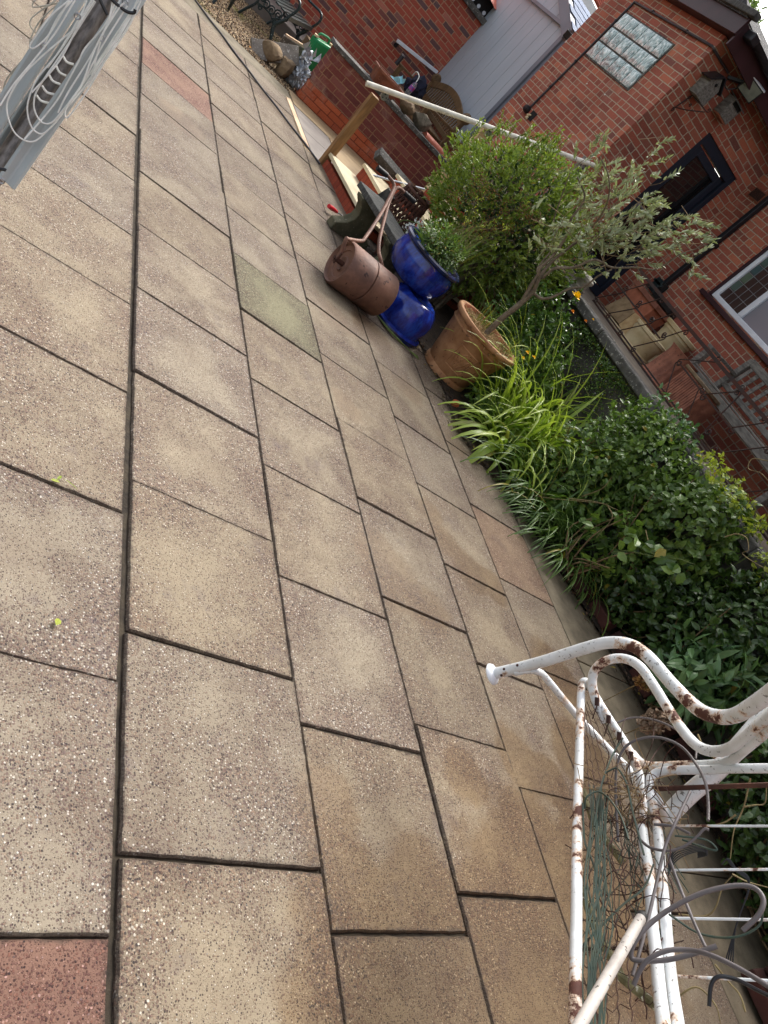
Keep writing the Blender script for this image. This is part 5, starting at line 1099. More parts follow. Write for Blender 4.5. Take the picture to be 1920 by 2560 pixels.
mb = MB(); mb.box((6.235, 4.84, zt + .341), (6.61, 5.30, zt + .375)); obj('rim', mb, MT['sandstone'], t, bevel=.008)
t = thing('stone_finial', 'pale weathered stone cap at the top of the steps behind the yellow rose', 'stone cap', (4.93, 5.75, 1.09))
mb = MB(); mb.lathe([(.0, 0), (.085, 0), (.09, .03), (.07, .045), (.075, .10), (.09, .115), (.09, .14), (.06, .155), (0, .16)], (4.86, 5.72, 1.086), 20); obj('finial', mb, simple('pale_stone', L(176, 172, 158), L(130, 126, 112), 10, .9, bumpd=.003, bsc=60), t, smooth=True)

t = thing('grey_bench', 'weathered grey wooden bench with slatted back against the house wall', 'bench', (6.9, 4.7, zt))
y0, y1, xf, xb = 3.7, 5.5, 6.52, 7.08
def gb(nm, *a, **k): mb = MB(); mb.bar(*a, **k); return obj(nm, mb, MT['grey_wood'], t, bevel=.006)
for y in (y0, y1):
    gb('leg', (xf, y, zt), (xf, y, zt + .62), .07, .065, up=(1, 0, 0)); gb('leg', (xb - .05, y, zt), (xb + .03, y, zt + .88), .07, .06, up=(1, 0, 0)); gb('arm', (xf - .05, y, zt + .64), (xb, y, zt + .66), .08, .035); gb('stretcher', (xf, y, zt + .15), (xb - .03, y, zt + .15), .035, .05)
gb('seat_rail', (xf, y0, zt + .37), (xf, y1, zt + .37), .035, .09)
for k in range(6): gb('seat_slat', (xf + .02 + k * .095, y0, zt + .43), (xf + .02 + k * .095, y1, zt + .43), .07, .022)
gb('top_rail', (xb + .02, y0, zt + .86), (xb + .02, y1, zt + .86), .035, .085); gb('lower_rail', (xb - .01, y0, zt + .52), (xb - .01, y1, zt + .52), .035, .06)
for k in range(15): y = y0 + .09 + (y1 - y0 - .18) * k / 14; gb('back_slat', (xb - .008, y, zt + .53), (xb + .018, y, zt + .84), .05, .014, up=(1, 0, 0))
# ================================================================== PLANTS
def bush(name, label, cat, c, r, ntip, per, ln, wd, mat, seed, shell=.35, amp=.3, k=7., up=.35, spread=.8, zmin=None, base=None, stem='twig', nst=14, fold=.18, droop=.2, group=None, part='foliage'):
    base = V3(c[0], c[1], .02) if base is None else V3(*base)
    t = thing(name, label, cat, base, group)
    P_, d = blob_points(ntip, c, r, shell, seed, k, amp, zmin); whorl_foliage(part, t, mat, P_, d, per, ln, wd, spread=spread, up=up, fold=fold, droop=droop)
    ls = []
    for i in range(nst):
        e = P_[rng.integers(len(P_))]; b0 = base + V3(rng.normal(0, .04), rng.normal(0, .04), 0); mid = b0 * .4 + e * .6 + rng.normal(size=3) * .06 - V3(0, 0, .05); ls.append([b0, mid, e])
    stems('stem', t, MT[stem], ls, .007)
    return t
# big evergreen shrub
t = thing('evergreen_shrub', 'large rounded evergreen shrub with brown seed clusters behind the blue pots', 'shrub', (4.0, 6.0, 0))
SC, SR = V3(3.98, 5.98, 1.0), V3(.90, .64, .73)
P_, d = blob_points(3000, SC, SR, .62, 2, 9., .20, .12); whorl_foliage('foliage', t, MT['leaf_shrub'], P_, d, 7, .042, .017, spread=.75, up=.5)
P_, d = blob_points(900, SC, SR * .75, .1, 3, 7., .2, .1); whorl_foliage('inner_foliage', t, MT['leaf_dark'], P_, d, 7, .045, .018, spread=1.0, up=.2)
tp = []; td = []; ls = []
for k in range(90):
    a = rng.uniform(0, 2 * PI); rr = math.sqrt(rng.random()) * .95; b0 = SC + SR * V3(rr * math.cos(a), rr * math.sin(a), math.sqrt(max(0, 1 - rr * rr)) * .96); h = rng.uniform(.06, .2); d_ = unit(V3(rng.normal(0, .25), rng.normal(0, .25), 1)); ls.append([b0 - d_ * .1, b0, b0 + d_ * h])
    for s in np.linspace(0, h, 6): tp.append(b0 + d_ * s); td.append(d_)
whorl_foliage('shoots', t, MT['leaf_shrub'], np.array(tp), np.array(td), 5, .030, .012, spread=.9, up=.1); stems('shoot_stems', t, MT['greenstem'], ls, .003, 4, 2)
stems('branch', t, MT['bark'], [[(4.0 + rng.normal(0, .06), 6.0 + rng.normal(0, .06), 0), SC + rng.normal(size=3) * V3(.2, .2, .1), SC + unit(rng.normal(size=3)) * SR * .8] for _ in range(26)], .012)
mb = MB(); cc = [ony(c2(*q), 5.40) for q in ((200, 900), (270, 980), (215, 950), (160, 990), (330, 1050), (440, 1090), (240, 1130), (300, 1160), (350, 1170), (60, 990), (210, 1180), (420, 1040), (480, 1110), (160, 1160))]
for c in cc:
    for k in range(60): p = c + rng.normal(size=3) * V3(.045, .03, .04); s = .004 + .003 * rng.random(); mb.add([p + V3(s, 0, 0), p + V3(0, s, 0), p + V3(-s, 0, 0), p + V3(0, -s, 0), p + V3(0, 0, s), p - V3(0, 0, s)], [(0, 1, 4), (1, 2, 4), (2, 3, 4), (3, 0, 4), (1, 0, 5), (2, 1, 5), (3, 2, 5), (0, 3, 5)])
obj('seed_cluster', mb, MT['brown_flower'], t, rec=False)
# cream variegated sprig low left of shrub
bush('white_flowered_plant', 'small white flowered plant peeping out between the shrub and the iron brazier', 'plant', (3.22, 5.75, .42), (.10, .10, .16), 60, 5, .022, .014, MT['white_petal'], 4, stem='greenstem', nst=8)

# rose with yellow bloom
t = bush('rose_bush', 'glossy leaved rose bush with one open yellow bloom beside the olive', 'rose', (4.32, 5.05, .62), (.42, .42, .46), 520, 6, .045, .026, MT['leaf_rose'], 6, shell=.2, zmin=.08, stem='greenstem')
def rose(c, r, mat, nm):
    mb = MB()
    for ring, (rr, tilt, npet) in enumerate(((.25, 1.2, 4), (.6, .75, 5), (1.0, .25, 6))):
        for k in range(npet):
            a = 2 * PI * k / npet + ring; o = V3(math.cos(a), math.sin(a), 0); s_ = V3(-math.sin(a), math.cos(a), 0); b0 = c + o * r * .1; tipp = c + o * r * rr + V3(0, 0, r * tilt * .8); m_ = (b0 + tipp) / 2 + o * r * .12
            mb.add([b0, m_ + s_ * r * .38, tipp + s_ * r * .3, tipp + o * r * .06 + V3(0, 0, r * .05), tipp - s_ * r * .3, m_ - s_ * r * .38, m_ - V3(0, 0, r * .06)], [(0, 1, 6), (1, 2, 3, 6), (6, 3, 4, 5), (0, 6, 5)])
    return obj(nm, mb, mat, t, smooth=True, rec=False)
rose(ony(c5(548, 1018), 4.85), .048, MT['yellow_petal'], 'flower'); rose(ony(c5(530, 1105), 4.8), .020, MT['orange_petal'], 'bud'); rose(ony(c5(605, 1160), 4.8), .018, MT['orange_petal'], 'bud'); rose(ony(c5(650, 1150), 4.8), .012, MT['yellow_petal'], 'bud')
# small yellow poppies by the pot
t = bush('poppy_plant', 'ferny green plant with small yellow flowers beside the terracotta pot', 'plant', (4.0, 4.55, .25), (.30, .26, .26), 380, 6, .032, .016, MT['leaf_blue'], 8, shell=.1, zmin=.02, stem='greenstem')
for q in ((245, 1372), (308, 1368), (270, 1340)): rose(ony(c5(*q), 4.38), .018, MT['yellow_petal'], 'flower')
bush('cranesbill', 'low leafy cranesbill between the pot and the daylilies', 'plant', (3.86, 4.12, .14), (.20, .16, .15), 200, 6, .04, .020, MT['leaf_mid'], 9, shell=.1, zmin=.0, stem='greenstem')
# daylilies
def lily(label, c, n, ln, wd, spread, arch, lean, seed, mat='leaf_lily', name='daylily', rb=.09):
    t = thing(name, label, 'plant', c); straps('blades', t, MT[mat], c, n, ln, wd, spread, arch, lean, 9, seed, rb); return t
lily('yellow tipped daylily clump arching over the paving edge', (3.86, 3.74, .02), 40, .70, .042, .8, 1.9, (-.7, -.2, 0), 31, rb=.07)
lily('green daylily clump tucked against the terracotta pot', (4.04, 3.98, .02), 80, .55, .024, .7, 1.3, (0, -.1, 0), 32, rb=.12)
lily('large bright daylily clump in the middle of the bed', (4.24, 4.24, .02), 150, 1.0, .028, .8, 1.4, (-.1, -.1, 0), 33, rb=.2)
lily('daylily clump under the mossy wall, nearest the white weathered render', (4.50, 4.05, .02), 130, 1.05, .026, .7, 1.2, (-.15, -.1, 0), 34, rb=.16)
lily('dark strappy iris clump at the shaded edge of the paving', (4.10, 3.36, .02), 160, .62, .017, .9, 1.6, (-.5, -.2, 0), 35, 'leaf_lily_dark', 'iris', .16)
lily('dark grassy clump drooping over the concrete apron', (4.27, 2.95, .02), 150, .60, .014, 1.0, 1.7, (-.5, -.25, 0), 36, 'leaf_lily_dark', 'iris', .16)
lily('pale green daylily clump squeezed against the mossy wall behind the others', (4.52, 4.66, .02), 130, 1.05, .024, .7, 1.2, (-.1, -.1, 0), 37, rb=.16)
bush('cow_parsley', 'leafy weed filling the gap between the rose and the daylilies', 'plant', (4.35, 4.62, .40), (.32, .30, .40), 640, 6, .05, .026, MT['leaf_mid'], 38, shell=.1, zmin=.02, stem='greenstem')
# trifoliate / broad leaved bushes making the hedge
def broad(name, label, c, r, n, ln, wd, mat, seed, per=3, **k):
    return bush(name, label, 'shrub', c, r, n, per, ln, wd, MT[mat], seed, spread=1.0, up=.45, shell=.45, zmin=.03, fold=.10, droop=.25, **k)
broad('bramble', 'fresh green bramble bush spilling over the wall below the railing', (4.62, 3.42, .80), (.40, .46, .42), 900, .050, .032, 'leaf_mid', 41, stem='greenstem')
broad('bramble', 'tangled mid green bramble behind the drooping iris clumps', (4.45, 3.45, .42), (.40, .46, .40), 900, .048, .032, 'leaf_mid', 42)
broad('hydrangea', 'climbing hydrangea with sunlit tops reaching the railing', (4.66, 2.75, .78), (.40, .50, .46), 1100, .056, .038, 'leaf_mid', 43)
broad('hydrangea', 'deep green broad leaved shrub low against the concrete apron', (4.58, 2.55, .38), (.32, .5, .38), 900, .054, .038, 'leaf_dark', 44)
broad('laurel', 'dark laurel shrub behind the white seat frame', (4.72, 1.95, .62), (.38, .5, .60), 1200, .062, .036, 'leaf_dark', 45)
broad('laurel', 'tall shaded evergreen at the right edge beyond the white arm rail', (4.85, 1.35, .85), (.36, .5, .75), 900, .08, .036, 'leaf_rose', 46)
broad('ivy', 'dark ivy covering the ground under the white seat back', (4.62, .6, .42), (.50, .7, .40), 1300, .052, .04, 'leaf_dark', 47)
broad('ivy', 'shaded ivy bank in the bottom right corner', (4.8, -.5, .6), (.5, .8, .6), 800, .058, .046, 'leaf_dark', 48)
broad('peony', 'peony with pointed blue green leaves beside the dried flower head', (4.55, 1.75, .42), (.34, .34, .34), 260, .13, .042, 'leaf_blue', 49, per=4)
broad('bramble_shoot', 'bright green bramble shoots standing out of the dark hedge', (4.22, 2.72, .42), (.20, .30, .24), 46, .068, .050, 'leaf_mid', 50)
broad('lit_top_leaves', 'lime yellow leaves painting sunlight on top of the hedge near the bench', (4.60, 2.80, 1.16), (.34, .44, .12), 150, .034, .024, 'leaf_lime', 51, nst=10, stem='greenstem')  # lime colour stands in for sun on the hedge's top leaves
broad('lit_top_leaves', 'yellow green leaves painting sunlight at the right edge of the hedge top', (4.75, 2.15, 1.10), (.3, .3, .16), 110, .036, .026, 'leaf_lime', 52, nst=10, stem='greenstem')
broad('rose_shoots', 'upright blue green rose shoots in front of the terracotta chimney bases', (4.75, 3.62, 1.08), (.22, .34, .18), 130, .045, .028, 'leaf_blue', 53, stem='greenstem')
# trailing bellflower on the coping
t = thing('trailing_bellflower', 'tiny leaved trailing plant hanging down the mossy wall below the coping', 'plant', (4.78, 4.6, 1.0))
n = 5200; P_ = np.stack([4.76 + rng.normal(0, .035, n), rng.uniform(3.75, 5.25, n), .98 - np.abs(rng.normal(0, .18, n))], 1); kp = clumpy(P_, 9, 3) + rng.normal(0, .15, n) > -.02; P_ = P_[kp]; n = len(P_); D_ = rand_unit(n) + V3(-.7, 0, .3)
leaves('foliage', t, MT['leaf_mid'], P_, D_, rand_unit(n) + V3(-.5, 0, 1), np.full(n, .020), np.full(n, .015)); m = P_[rng.integers(0, n, 160)] + V3(-.03, 0, 0); leaves('flowers', t, MT['white_petal'], m, rand_unit(160), rand_unit(160), np.full(160, .01), np.full(160, .008))
for x_, y_, z_, lb in ((5.75, 1.7, 3.0, 'unseen tree added for shade on the terrace beyond the right edge of the hedge'), (5.3, .2, 2.5, 'second unseen tree added for shade on the terrace, nearer the camera')):  # both out of view, added to darken the near-right paving
    t = thing('added_shade_tree', lb, 'tree', (x_, y_, 1.05)); P_, d = blob_points(2600, (x_, y_, z_), (1.0, 1.1, 1.0), .2, int(x_ * 7), 7., .3); whorl_foliage('crown', t, MT['leaf_dark'], P_, d, 6, .07, .035, spread=1.0)
    stems('trunk', t, MT['bark'], [[(x_, y_, 1.0), (x_ + .05, y_, z_ - .7), (x_, y_, z_)]], .07)
    stems('branch', t, MT['bark'], [[(x_, y_, z_ - .8), V3(x_, y_, z_) + rng.normal(size=3) * .25, V3(x_, y_, z_) + unit(rng.normal(size=3)) * .7] for _ in range(12)], .02)
# thin climbing tendrils and dead stems through the hedge
t = thing('dead_stems', 'thin pale dead stems and tendrils looping through the hedge', 'stems', (4.4, 2.6, 1))
ls = []
for q in (((1440, 895), (1500, 880), (1550, 900), (1560, 960), (1530, 980), (1600, 1030), (1659, 1060)), ((1659, 510), (1580, 500), (1560, 550), (1620, 570), (1659, 610)), ((415, 675), (560, 700), (720, 715), (850, 730)), ((720, 690), (820, 650), (870, 590)), ((850, 740), (870, 800), (790, 900)), ((650, 700), (800, 720), (900, 760)), ((1040, 860), (1060, 930), (1100, 960))):
    ls.append([onx(c7(*p), 4.12 if p[0] > 1000 else 3.95) for p in q])
stems('stem', t, MT['deadstem'], ls, .0035, 5, 6)
bm_ = thing('bramble_runner', 'light green bramble runner with toothed leaves reaching across the dark hedge', 'plant', (4.15, 2.6, .6))
rn = [onx(c7(*p), 4.10) for p in ((870, 975), (940, 965), (1020, 980), (1110, 1000), (1200, 1005), (1290, 1035))]
stems('stem', bm_, MT['greenstem'], [rn], .004)
P_ = np.array([onx(c7(*p), 4.07) for p in ((985, 915), (1000, 905), (970, 930), (1090, 940), (1110, 930), (1075, 955), (1130, 1000), (1145, 960), (1150, 1010), (1200, 1060), (1215, 1045), (1185, 1080), (1235, 1075), (900, 970), (920, 960))]); n = len(P_)
leaves('foliage', bm_, MT['leaf_mid'], P_, rand_unit(n) + V3(-.3, 0, -.4), np.tile(V3(-.8, -.5, .5), (n, 1)) + rand_unit(n) * .2, np.full(n, .085), np.full(n, .06), fold=.08)
t = thing('dried_hydrangea_head', 'faded papery hydrangea flower head under the white arm rail', 'flower', onz(c8(1010, 640), .35))
c = onz(c8(1010, 640), .38); n = 260; P_ = c + rand_unit(n) * V3(.06, .05, .07) * (.6 + .4 * rng.random((n, 1))); leaves('petals', t, MT['dry_head'], P_, rand_unit(n), rand_unit(n), np.full(n, .026), np.full(n, .022)); stems('stem', t, MT['deadstem'], [[c, c + V3(.1, .05, -.15), c + V3(.2, .1, -.36)]], .004)
t = thing('brown_flower_head', 'small dead brown flower head in the hedge near the top of the white frame', 'flower', onz(c8(960, 425), .35))
c = onz(c8(960, 425), .35); n = 120; P_ = c + rand_unit(n) * V3(.04, .04, .04); leaves('petals', t, MT['brown_flower'], P_, rand_unit(n), rand_unit(n), np.full(n, .024), np.full(n, .018)); stems('stem', t, MT['deadstem'], [[c, c + V3(.1, .05, -.12), c + V3(.2, .1, -.33)]], .004)
# distant tree
t = thing('distant_tree', 'top of a tree showing above the flat felt roof against the sky', 'tree', (8.6, 14, 0))
tc = ond((1862, 20), 15.5); P_, d = blob_points(420, tc + V3(.1, 0, -.15), (.5, .4, .35), .2, 4, 9., .5); whorl_foliage('crown', t, MT['leaf_mid'], P_, d, 7, .09, .035, spread=1.0); stems('trunk', t, MT['bark'], [[(tc[0], tc[1], 0), (tc[0], tc[1], 3), tc]], .08)
# brick edging under the hedge
mb = MB(); t = thing('brick_edging', 'row of dark buried edging bricks along the foot of the hedge', 'edging', (4.4, 2, .05))
for k in range(14): y = 2.75 - k * .24; x = edge_x(y) + .16; b = MB(); mb.bar((x, y, .045 + .01 * (k % 3)), (x - .01 + .02 * (k % 2), y - .205, .05 + .012 * (k % 2)), .10, .075)
obj('bricks', mb, MT['brick_red'], t, bevel=.006)
t = thing('red_brick_wall', 'low dark red brick wall in the bottom right corner under the wires', 'wall', (4.3, .1, 0))
mb = MB()
for r_ in range(3):
    for k in range(6): mb.box((4.02 + k * .235 + (.11 if r_ % 2 else 0), -.30, .02 + r_ * .078), (4.02 + k * .235 + .222 + (.11 if r_ % 2 else 0), .30, .02 + r_ * .078 + .070))
obj('bricks', mb, MT['brick_red'], t, bevel=.006)
n = 1500; yy = rng.uniform(-.6, 6.2, n); P_ = np.array([[edge_x(y) + rng.normal(.02, .07), y, .012 + abs(rng.normal(0, .012))] for y in yy])
V_, F_, c_ = leaf_mesh(P_, rand_unit(n) * V3(1, 1, .25), np.tile(V3(0, 0, 1), (n, 1)) + rand_unit(n) * .5, rng.uniform(.012, .04, n), rng.uniform(.008, .022, n))
stuff(mesh_obj('leaf_litter', V_, F_, leafmat('dead_leaf', L(84, 62, 40), L(46, 38, 24), .8, .05), None, col=c_, rec=False), 'brown leaf litter and crumbs of soil along the edge of the planted bed', 'leaf litter')
# scattered leaves and blades on the paving
t = thing('fallen_leaves', 'a few torn green leaves lying on the slabs at the left', 'leaf litter', (.5, 2.3, .01))
P_ = np.array([onz((126, 1199), .008), onz((142, 1200), .01), onz((160, 1197), .008), onz((140, 1563), .008)]); leaves('leaf', t, MT['leaf_lime'], P_, np.array([[1, .2, .1], [.5, 1, .1], [1, -.4, .1], [.3, 1, 0]]), np.tile(V3(0, 0, 1), (4, 1)), np.array([.03, .03, .05, .026]), np.array([.012, .01, .004, .018]))

# ================================================================== FOLDED ROTARY AIRER
AD = 2.12
def A3(x, y, dd=0.0): return ond(c3(x, y), AD + dd)
t = thing('rotary_airer', 'folded grey rotary washing line with loops of white cord and steel pole', 'clothes airer', A3(-200, 1500) * V3(1, 1, 0))
def arm(p0, p1, wd, th, dd, ext=.9):
    a, b = A3(*p0, dd), A3(*p1, dd); b = b + unit(b - a) * ext; view = unit((a + b) / 2 - EYE); return a, b, view
def uarm(p0, p1, wd, dd, ext=.9):
    a, b, vw = arm(p0, p1, wd, .02, dd, ext); ds = unit(b - a); sd = unit(np.cross(ds, vw)); mb = MB()
    prof = [(-.5, .0), (-.5, -.45), (-.36, -.62), (-.06, -.30), (.06, -.30), (.36, -.62), (.5, -.45), (.5, .0)]
    n = len(prof); vs = [p + sd * x * wd + vw * z * wd * .55 for p in (a, b) for x, z in prof]
    mb.add(vs, [tuple(range(n - 1, -1, -1)), tuple(range(n, 2 * n))] + [(i, (i + 1) % n, n + (i + 1) % n, n + i) for i in range(n)]); return mb
for p0, p1, wd, dd in (((48, 1262), (918, 0), .043, 0), ((-130, 990), (505, 0), .040, .01), ((-60, 1130), (640, 60), .034, .07)):
    obj('arm', uarm(p0, p1, wd, dd), MT['alu'], t, bevel=.0015)
a, b, vw = arm((-150, 1395), (712, 40), 0, 0, .045, .9); a = a + unit(a - b) * ((a[2] - .0) / max(.05, -unit(a - b)[2]))
mb = MB(); mb.tube([a, b], .021, 20); obj('pole', mb, MT['pole_steel'], t, smooth=True)
mb = MB()
for q in ((535, 112), (865, 18), (705, 265), (12, 1250), (300, 318)): c = A3(*q, -.045); mb.tube([c + (V3(0, 0, 1) * math.cos(k * PI / 6) + V3(1, 0, 0) * math.sin(k * PI / 6)) * .006 for k in range(12)], .0018, 5, closed=True)
obj('eyelet', mb, MT['steel'], t, smooth=True)
W = [[(540, 120), (520, 190), (430, 270), (300, 380), (150, 530), (60, 680), (50, 780), (90, 900), (160, 965), (240, 975), (330, 900), (420, 800), (600, 540), (900, 90), (960, 0)],
     [(640, -10), (430, 330), (260, 540), (200, 680), (190, 780), (220, 880), (280, 925), (340, 890), (450, 760), (640, 520), (930, 60)],
     [(660, 10), (460, 320), (270, 600), (235, 700), (245, 780), (290, 845), (350, 850), (420, 780), (560, 590), (700, 330), (880, 40)],
     [(860, 20), (820, 60), (700, 250), (640, 380), (560, 590), (470, 720), (450, 790), (480, 800), (620, 600), (900, 120)],
     [(830, 0), (760, 130), (700, 270), (660, 420), (630, 540)], [(800, 10), (720, 180), (590, 330), (540, 430), (470, 560), (390, 700), (260, 860), (170, 960)],
     [(780, 0), (740, 170), (620, 400), (470, 640), (400, 780)], [(650, 0), (540, 180), (430, 390), (330, 520), (220, 640)], [(600, 0), (560, 100), (430, 320), (330, 470)],
     [(500, 0), (400, 120), (300, 320)], [(480, 0), (350, 110), (240, 260), (205, 320), (240, 330), (330, 250), (430, 90), (480, 0)], [(520, 0), (380, 230), (230, 420), (90, 590), (0, 730)],
     [(950, 0), (860, 180), (700, 400), (630, 520)], [(975, 0), (880, 200), (720, 430), (600, 600)]]
W2 = [[(455, 0), (400, 20), (240, 50), (230, 20), (270, -20)], [(390, 0), (260, 90), (210, 140), (215, 190), (260, 230), (310, 200), (420, 20)], [(430, 0), (280, 140), (215, 260), (210, 310), (270, 320), (380, 200)], [(350, 110), (270, 200), (250, 260), (290, 290), (340, 230)],
      [(320, 250), (170, 400), (50, 540), (25, 640), (50, 690), (150, 560), (330, 280)], [(330, 270), (200, 380), (80, 520), (40, 640), (-10, 720)]]
def lines(nm, L_, r, mat, dd):
    mb = MB()
    for i, q in enumerate(L_): mb.tube(smooth_path([A3(x, y, dd - .006 * (i % 4)) for x, y in q], 6), r, 6)
    return obj(nm, mb, mat, t, smooth=True, rec=False)
lines('cord', W, .0019, MT['line_white'], -.035); lines('cord', W2, .0017, MT['line_dirty'], .03)
lines('cord_turns', [[(435, 385), (462, 428), (510, 446)], [(388, 452), (412, 500), (458, 524)], [(338, 514), (366, 560), (418, 584)], [(290, 590), (322, 636), (376, 654)], [(252, 656), (282, 696), (337, 713)]], .0028, MT['line_white'], -.0)
lines('tie', [[(685, -20), (710, 40), (742, 105)], [(765, -10), (820, 40), (880, 82), (925, 88), (935, 65)], [(-10, 1165), (30, 1172), (42, 1180)]], .004, MT['black_plastic'], -.045)

# ================================================================== WHITE METAL GARDEN SEAT (foreground)
def G(x, y, D): return ond(c8(x, y), D)
t = thing('white_metal_seat', 'rusting white tubular garden seat with wire mesh base lying by the hedge', 'garden seat', (2.5, .6, 0))
def wtube(nm, pts, r, sm=8, n=14): mb = MB(); mb.tube(smooth_path([G(*p) for p in pts], sm), r, n); return obj(nm, mb, MT['rusty_white'], t, smooth=True)
wtube('arm_rail', [(165, 388, 2.57), (400, 330, 2.5), (650, 252, 2.42), (780, 222, 2.38), (890, 236, 2.34), (985, 300, 2.3), (1100, 432, 2.26), (1230, 560, 2.2), (1330, 606, 2.14), (1430, 604, 2.05), (1530, 548, 1.96), (1660, 452, 1.86), (1800, 340, 1.76)], .019)
mb = MB(); a, b = G(160, 389, 2.57), G(400, 330, 2.5); ds = unit(b - a); c = a; rg_ = MB(); rg_.tube([c - ds * .002, c + ds * .004, c + ds * .012, c + ds * .02], [.030, .037, .034, .021], 24); obj('foot_cap', rg_, MT['white_frame'], t, smooth=True)
mb = MB(); vw = unit(a - EYE); sdv = unit(np.cross(ds, vw))
for f, o in ((.31, -.35), (.6, -.45), (.22, .55)): p = a + (b - a) * f + sdv * .019 * o * -1 - vw * .0165; mb.tube([p, p - vw * .004], [.005, .003], 8)
obj('screw_hole', mb, MT['spring'], t)
wtube('brace', [(285, 378, 2.53), (360, 366, 2.52), (400, 372, 2.52), (450, 410, 2.55), (600, 592, 2.62), (780, 785, 2.62), (880, 885, 2.6), (925, 960, 2.56), (965, 1050, 2.5)], .0125)
wtube('inner_arm', [(760, 640, 2.50), (712, 530, 2.50), (690, 440, 2.50), (702, 370, 2.49), (760, 318, 2.48), (850, 305, 2.46), (930, 340, 2.44), (1000, 430, 2.42), (1100, 590, 2.38), (1190, 715, 2.33), (1270, 778, 2.28), (1370, 786, 2.22), (1460, 740, 2.15), (1560, 650, 2.05), (1700, 520, 1.92)], .015)
wtube('seat_rail', [(596, 2330, 1.62), (602, 2200, 1.66), (604, 1900, 1.76), (608, 1600, 1.88), (612, 1200, 2.08), (620, 900, 2.26), (628, 600, 2.44), (634, 460, 2.52), (646, 426, 2.53), (668, 436, 2.53), (696, 482, 2.52), (760, 590, 2.49), (850, 730, 2.43), (905, 830, 2.38), (945, 950, 2.33), (960, 1080, 2.26), (950, 1210, 2.2)], .0128)
wtube('seat_rail', [(950, 1190, 2.2), (962, 1290, 2.14), (985, 1420, 2.07), (996, 1560, 2.01), (1004, 1700, 1.95), (1024, 1860, 1.87), (1040, 2040, 1.79), (1060, 2200, 1.72), (1075, 2330, 1.66)], .0135)
wtube('back_rail', [(1640, 878, 2.2), (1400, 880, 2.25), (1300, 886, 2.28), (1120, 888, 2.32), (1030, 900, 2.34), (990, 940, 2.33), (992, 1000, 2.3), (1020, 1130, 2.23), (1040, 1280, 2.15), (1052, 1440, 2.08), (1068, 1600, 2.0), (1084, 1800, 1.92), (1104, 2000, 1.84), (1134, 2200, 1.75), (1150, 2330, 1.7)], .0125)
wtube('top_rail', [(900, 800, 2.42), (940, 845, 2.40), (1000, 866, 2.38), (1150, 862, 2.35), (1300, 858, 2.3), (1410, 838, 2.24), (1500, 770, 2.15), (1607, 680, 2.05), (1720, 590, 1.95)], .0125)
wtube('back_leg', [(1075, 1135, 2.36), (1200, 1010, 2.36), (1330, 900, 2.36), (1460, 760, 2.34), (1607, 590, 2.32), (1760, 410, 2.3)], .026)
wtube('link', [(1005, 1010, 2.3), (1040, 1060, 2.31), (1062, 1100, 2.33), (1072, 1140, 2.36)], .012)
for (x0, y0_, D0), (x1, y1_, D1), wdt in (((1068, 1178, 2.25), (1680, 1180, 2.2), .024), ((1060, 1410, 2.12), (1680, 1405, 2.1), .024), ((1086, 1660, 2.0), (1680, 1670, 2.0), .022), ((1104, 1962, 1.88), (1680, 1990, 1.9), .024)):
    a, b = G(x0, y0_, D0), G(x1, y1_, D1); mb = MB(); mb.bar(a, b, .006, wdt * .68, unit(np.cross(np.cross(b - a, a - EYE), b - a))); obj('back_slat', mb, MT['rusty_white'], t, bevel=.002)
a, b = G(1000, 986, 2.3), G(1680, 962, 2.25); mb = MB(); mb.bar(a, b, .006, .012, (0, 0, 1)); obj('rusty_bar', mb, MT['rust'], t)
for pa2, pb2 in (((640, 990, 2.34), (700, 1170, 2.28)), ((700, 1170, 2.28), (850, 1370, 2.22)), ((630, 1500, 2.0), (700, 1700, 1.98)), ((830, 1960, 1.9), (1060, 2150, 1.84)), ((700, 1700, 1.98), (840, 1960, 1.92))):
    mb = MB(); mb.tube([G(*pa2), G(*pb2)], .0095, 8); obj('cross_tube', mb, simple('lichened_tube', L(150, 146, 110), L(92, 88, 60), 30, .8, bumpd=.001, speck=L(214, 214, 196), spsc=40, spth=.56) if 'lichened_tube' not in bpy.data.materials else bpy.data.materials['lichened_tube'], t, smooth=True)
# wire mesh between the seat rails
lf = [(640, 520, 2.49), (642, 700, 2.40), (644, 900, 2.28), (646, 1100, 2.16), (645, 1300, 2.05), (642, 1500, 1.95), (638, 1750, 1.83), (632, 2000, 1.74), (628, 2250, 1.66)]
rt_ = [(700, 520, 2.51), (800, 680, 2.45), (895, 850, 2.37), (945, 1010, 2.30), (950, 1200, 2.21), (975, 1400, 2.09), (1000, 1650, 1.98), (1015, 1900, 1.88), (1060, 2200, 1.75)]
lp = smooth_path([G(*p) for p in lf], 6); rp = smooth_path([G(*p) for p in rt_], 6); m = len(lp)
mesh_pt = lambda u, v: (lambda i, f: (lp[i] * (1 - f) + lp[min(i + 1, m - 1)] * f) * (1 - u) + (rp[i] * (1 - f) + rp[min(i + 1, m - 1)] * f) * u)(int(v * (m - 1)), v * (m - 1) - int(v * (m - 1))) if v < 1 else lp[-1] * (1 - u) + rp[-1] * u
mb = MB()
for k in range(1, 7):
    u = k / 7; mb.tube([mesh_pt(u + .012 * math.sin(j * 1.6), j / 90) + V3(0, 0, -.02 * math.sin(PI * u)) for j in range(90)], .0012, 4, caps=False)
for j in range(1, 24):
    v = j / 24 + .006 * math.sin(j * 2.7); mb.tube([mesh_pt(min(max(k / 10, 0), 1), min(.999, v + (.008 if (k % 2) else -.008))) + V3(0, 0, -.02 * math.sin(PI * k / 10)) for k in range(11)], .0009, 4, caps=False)
obj('wire_mesh', mb, MT['spring'], t, rec=False)
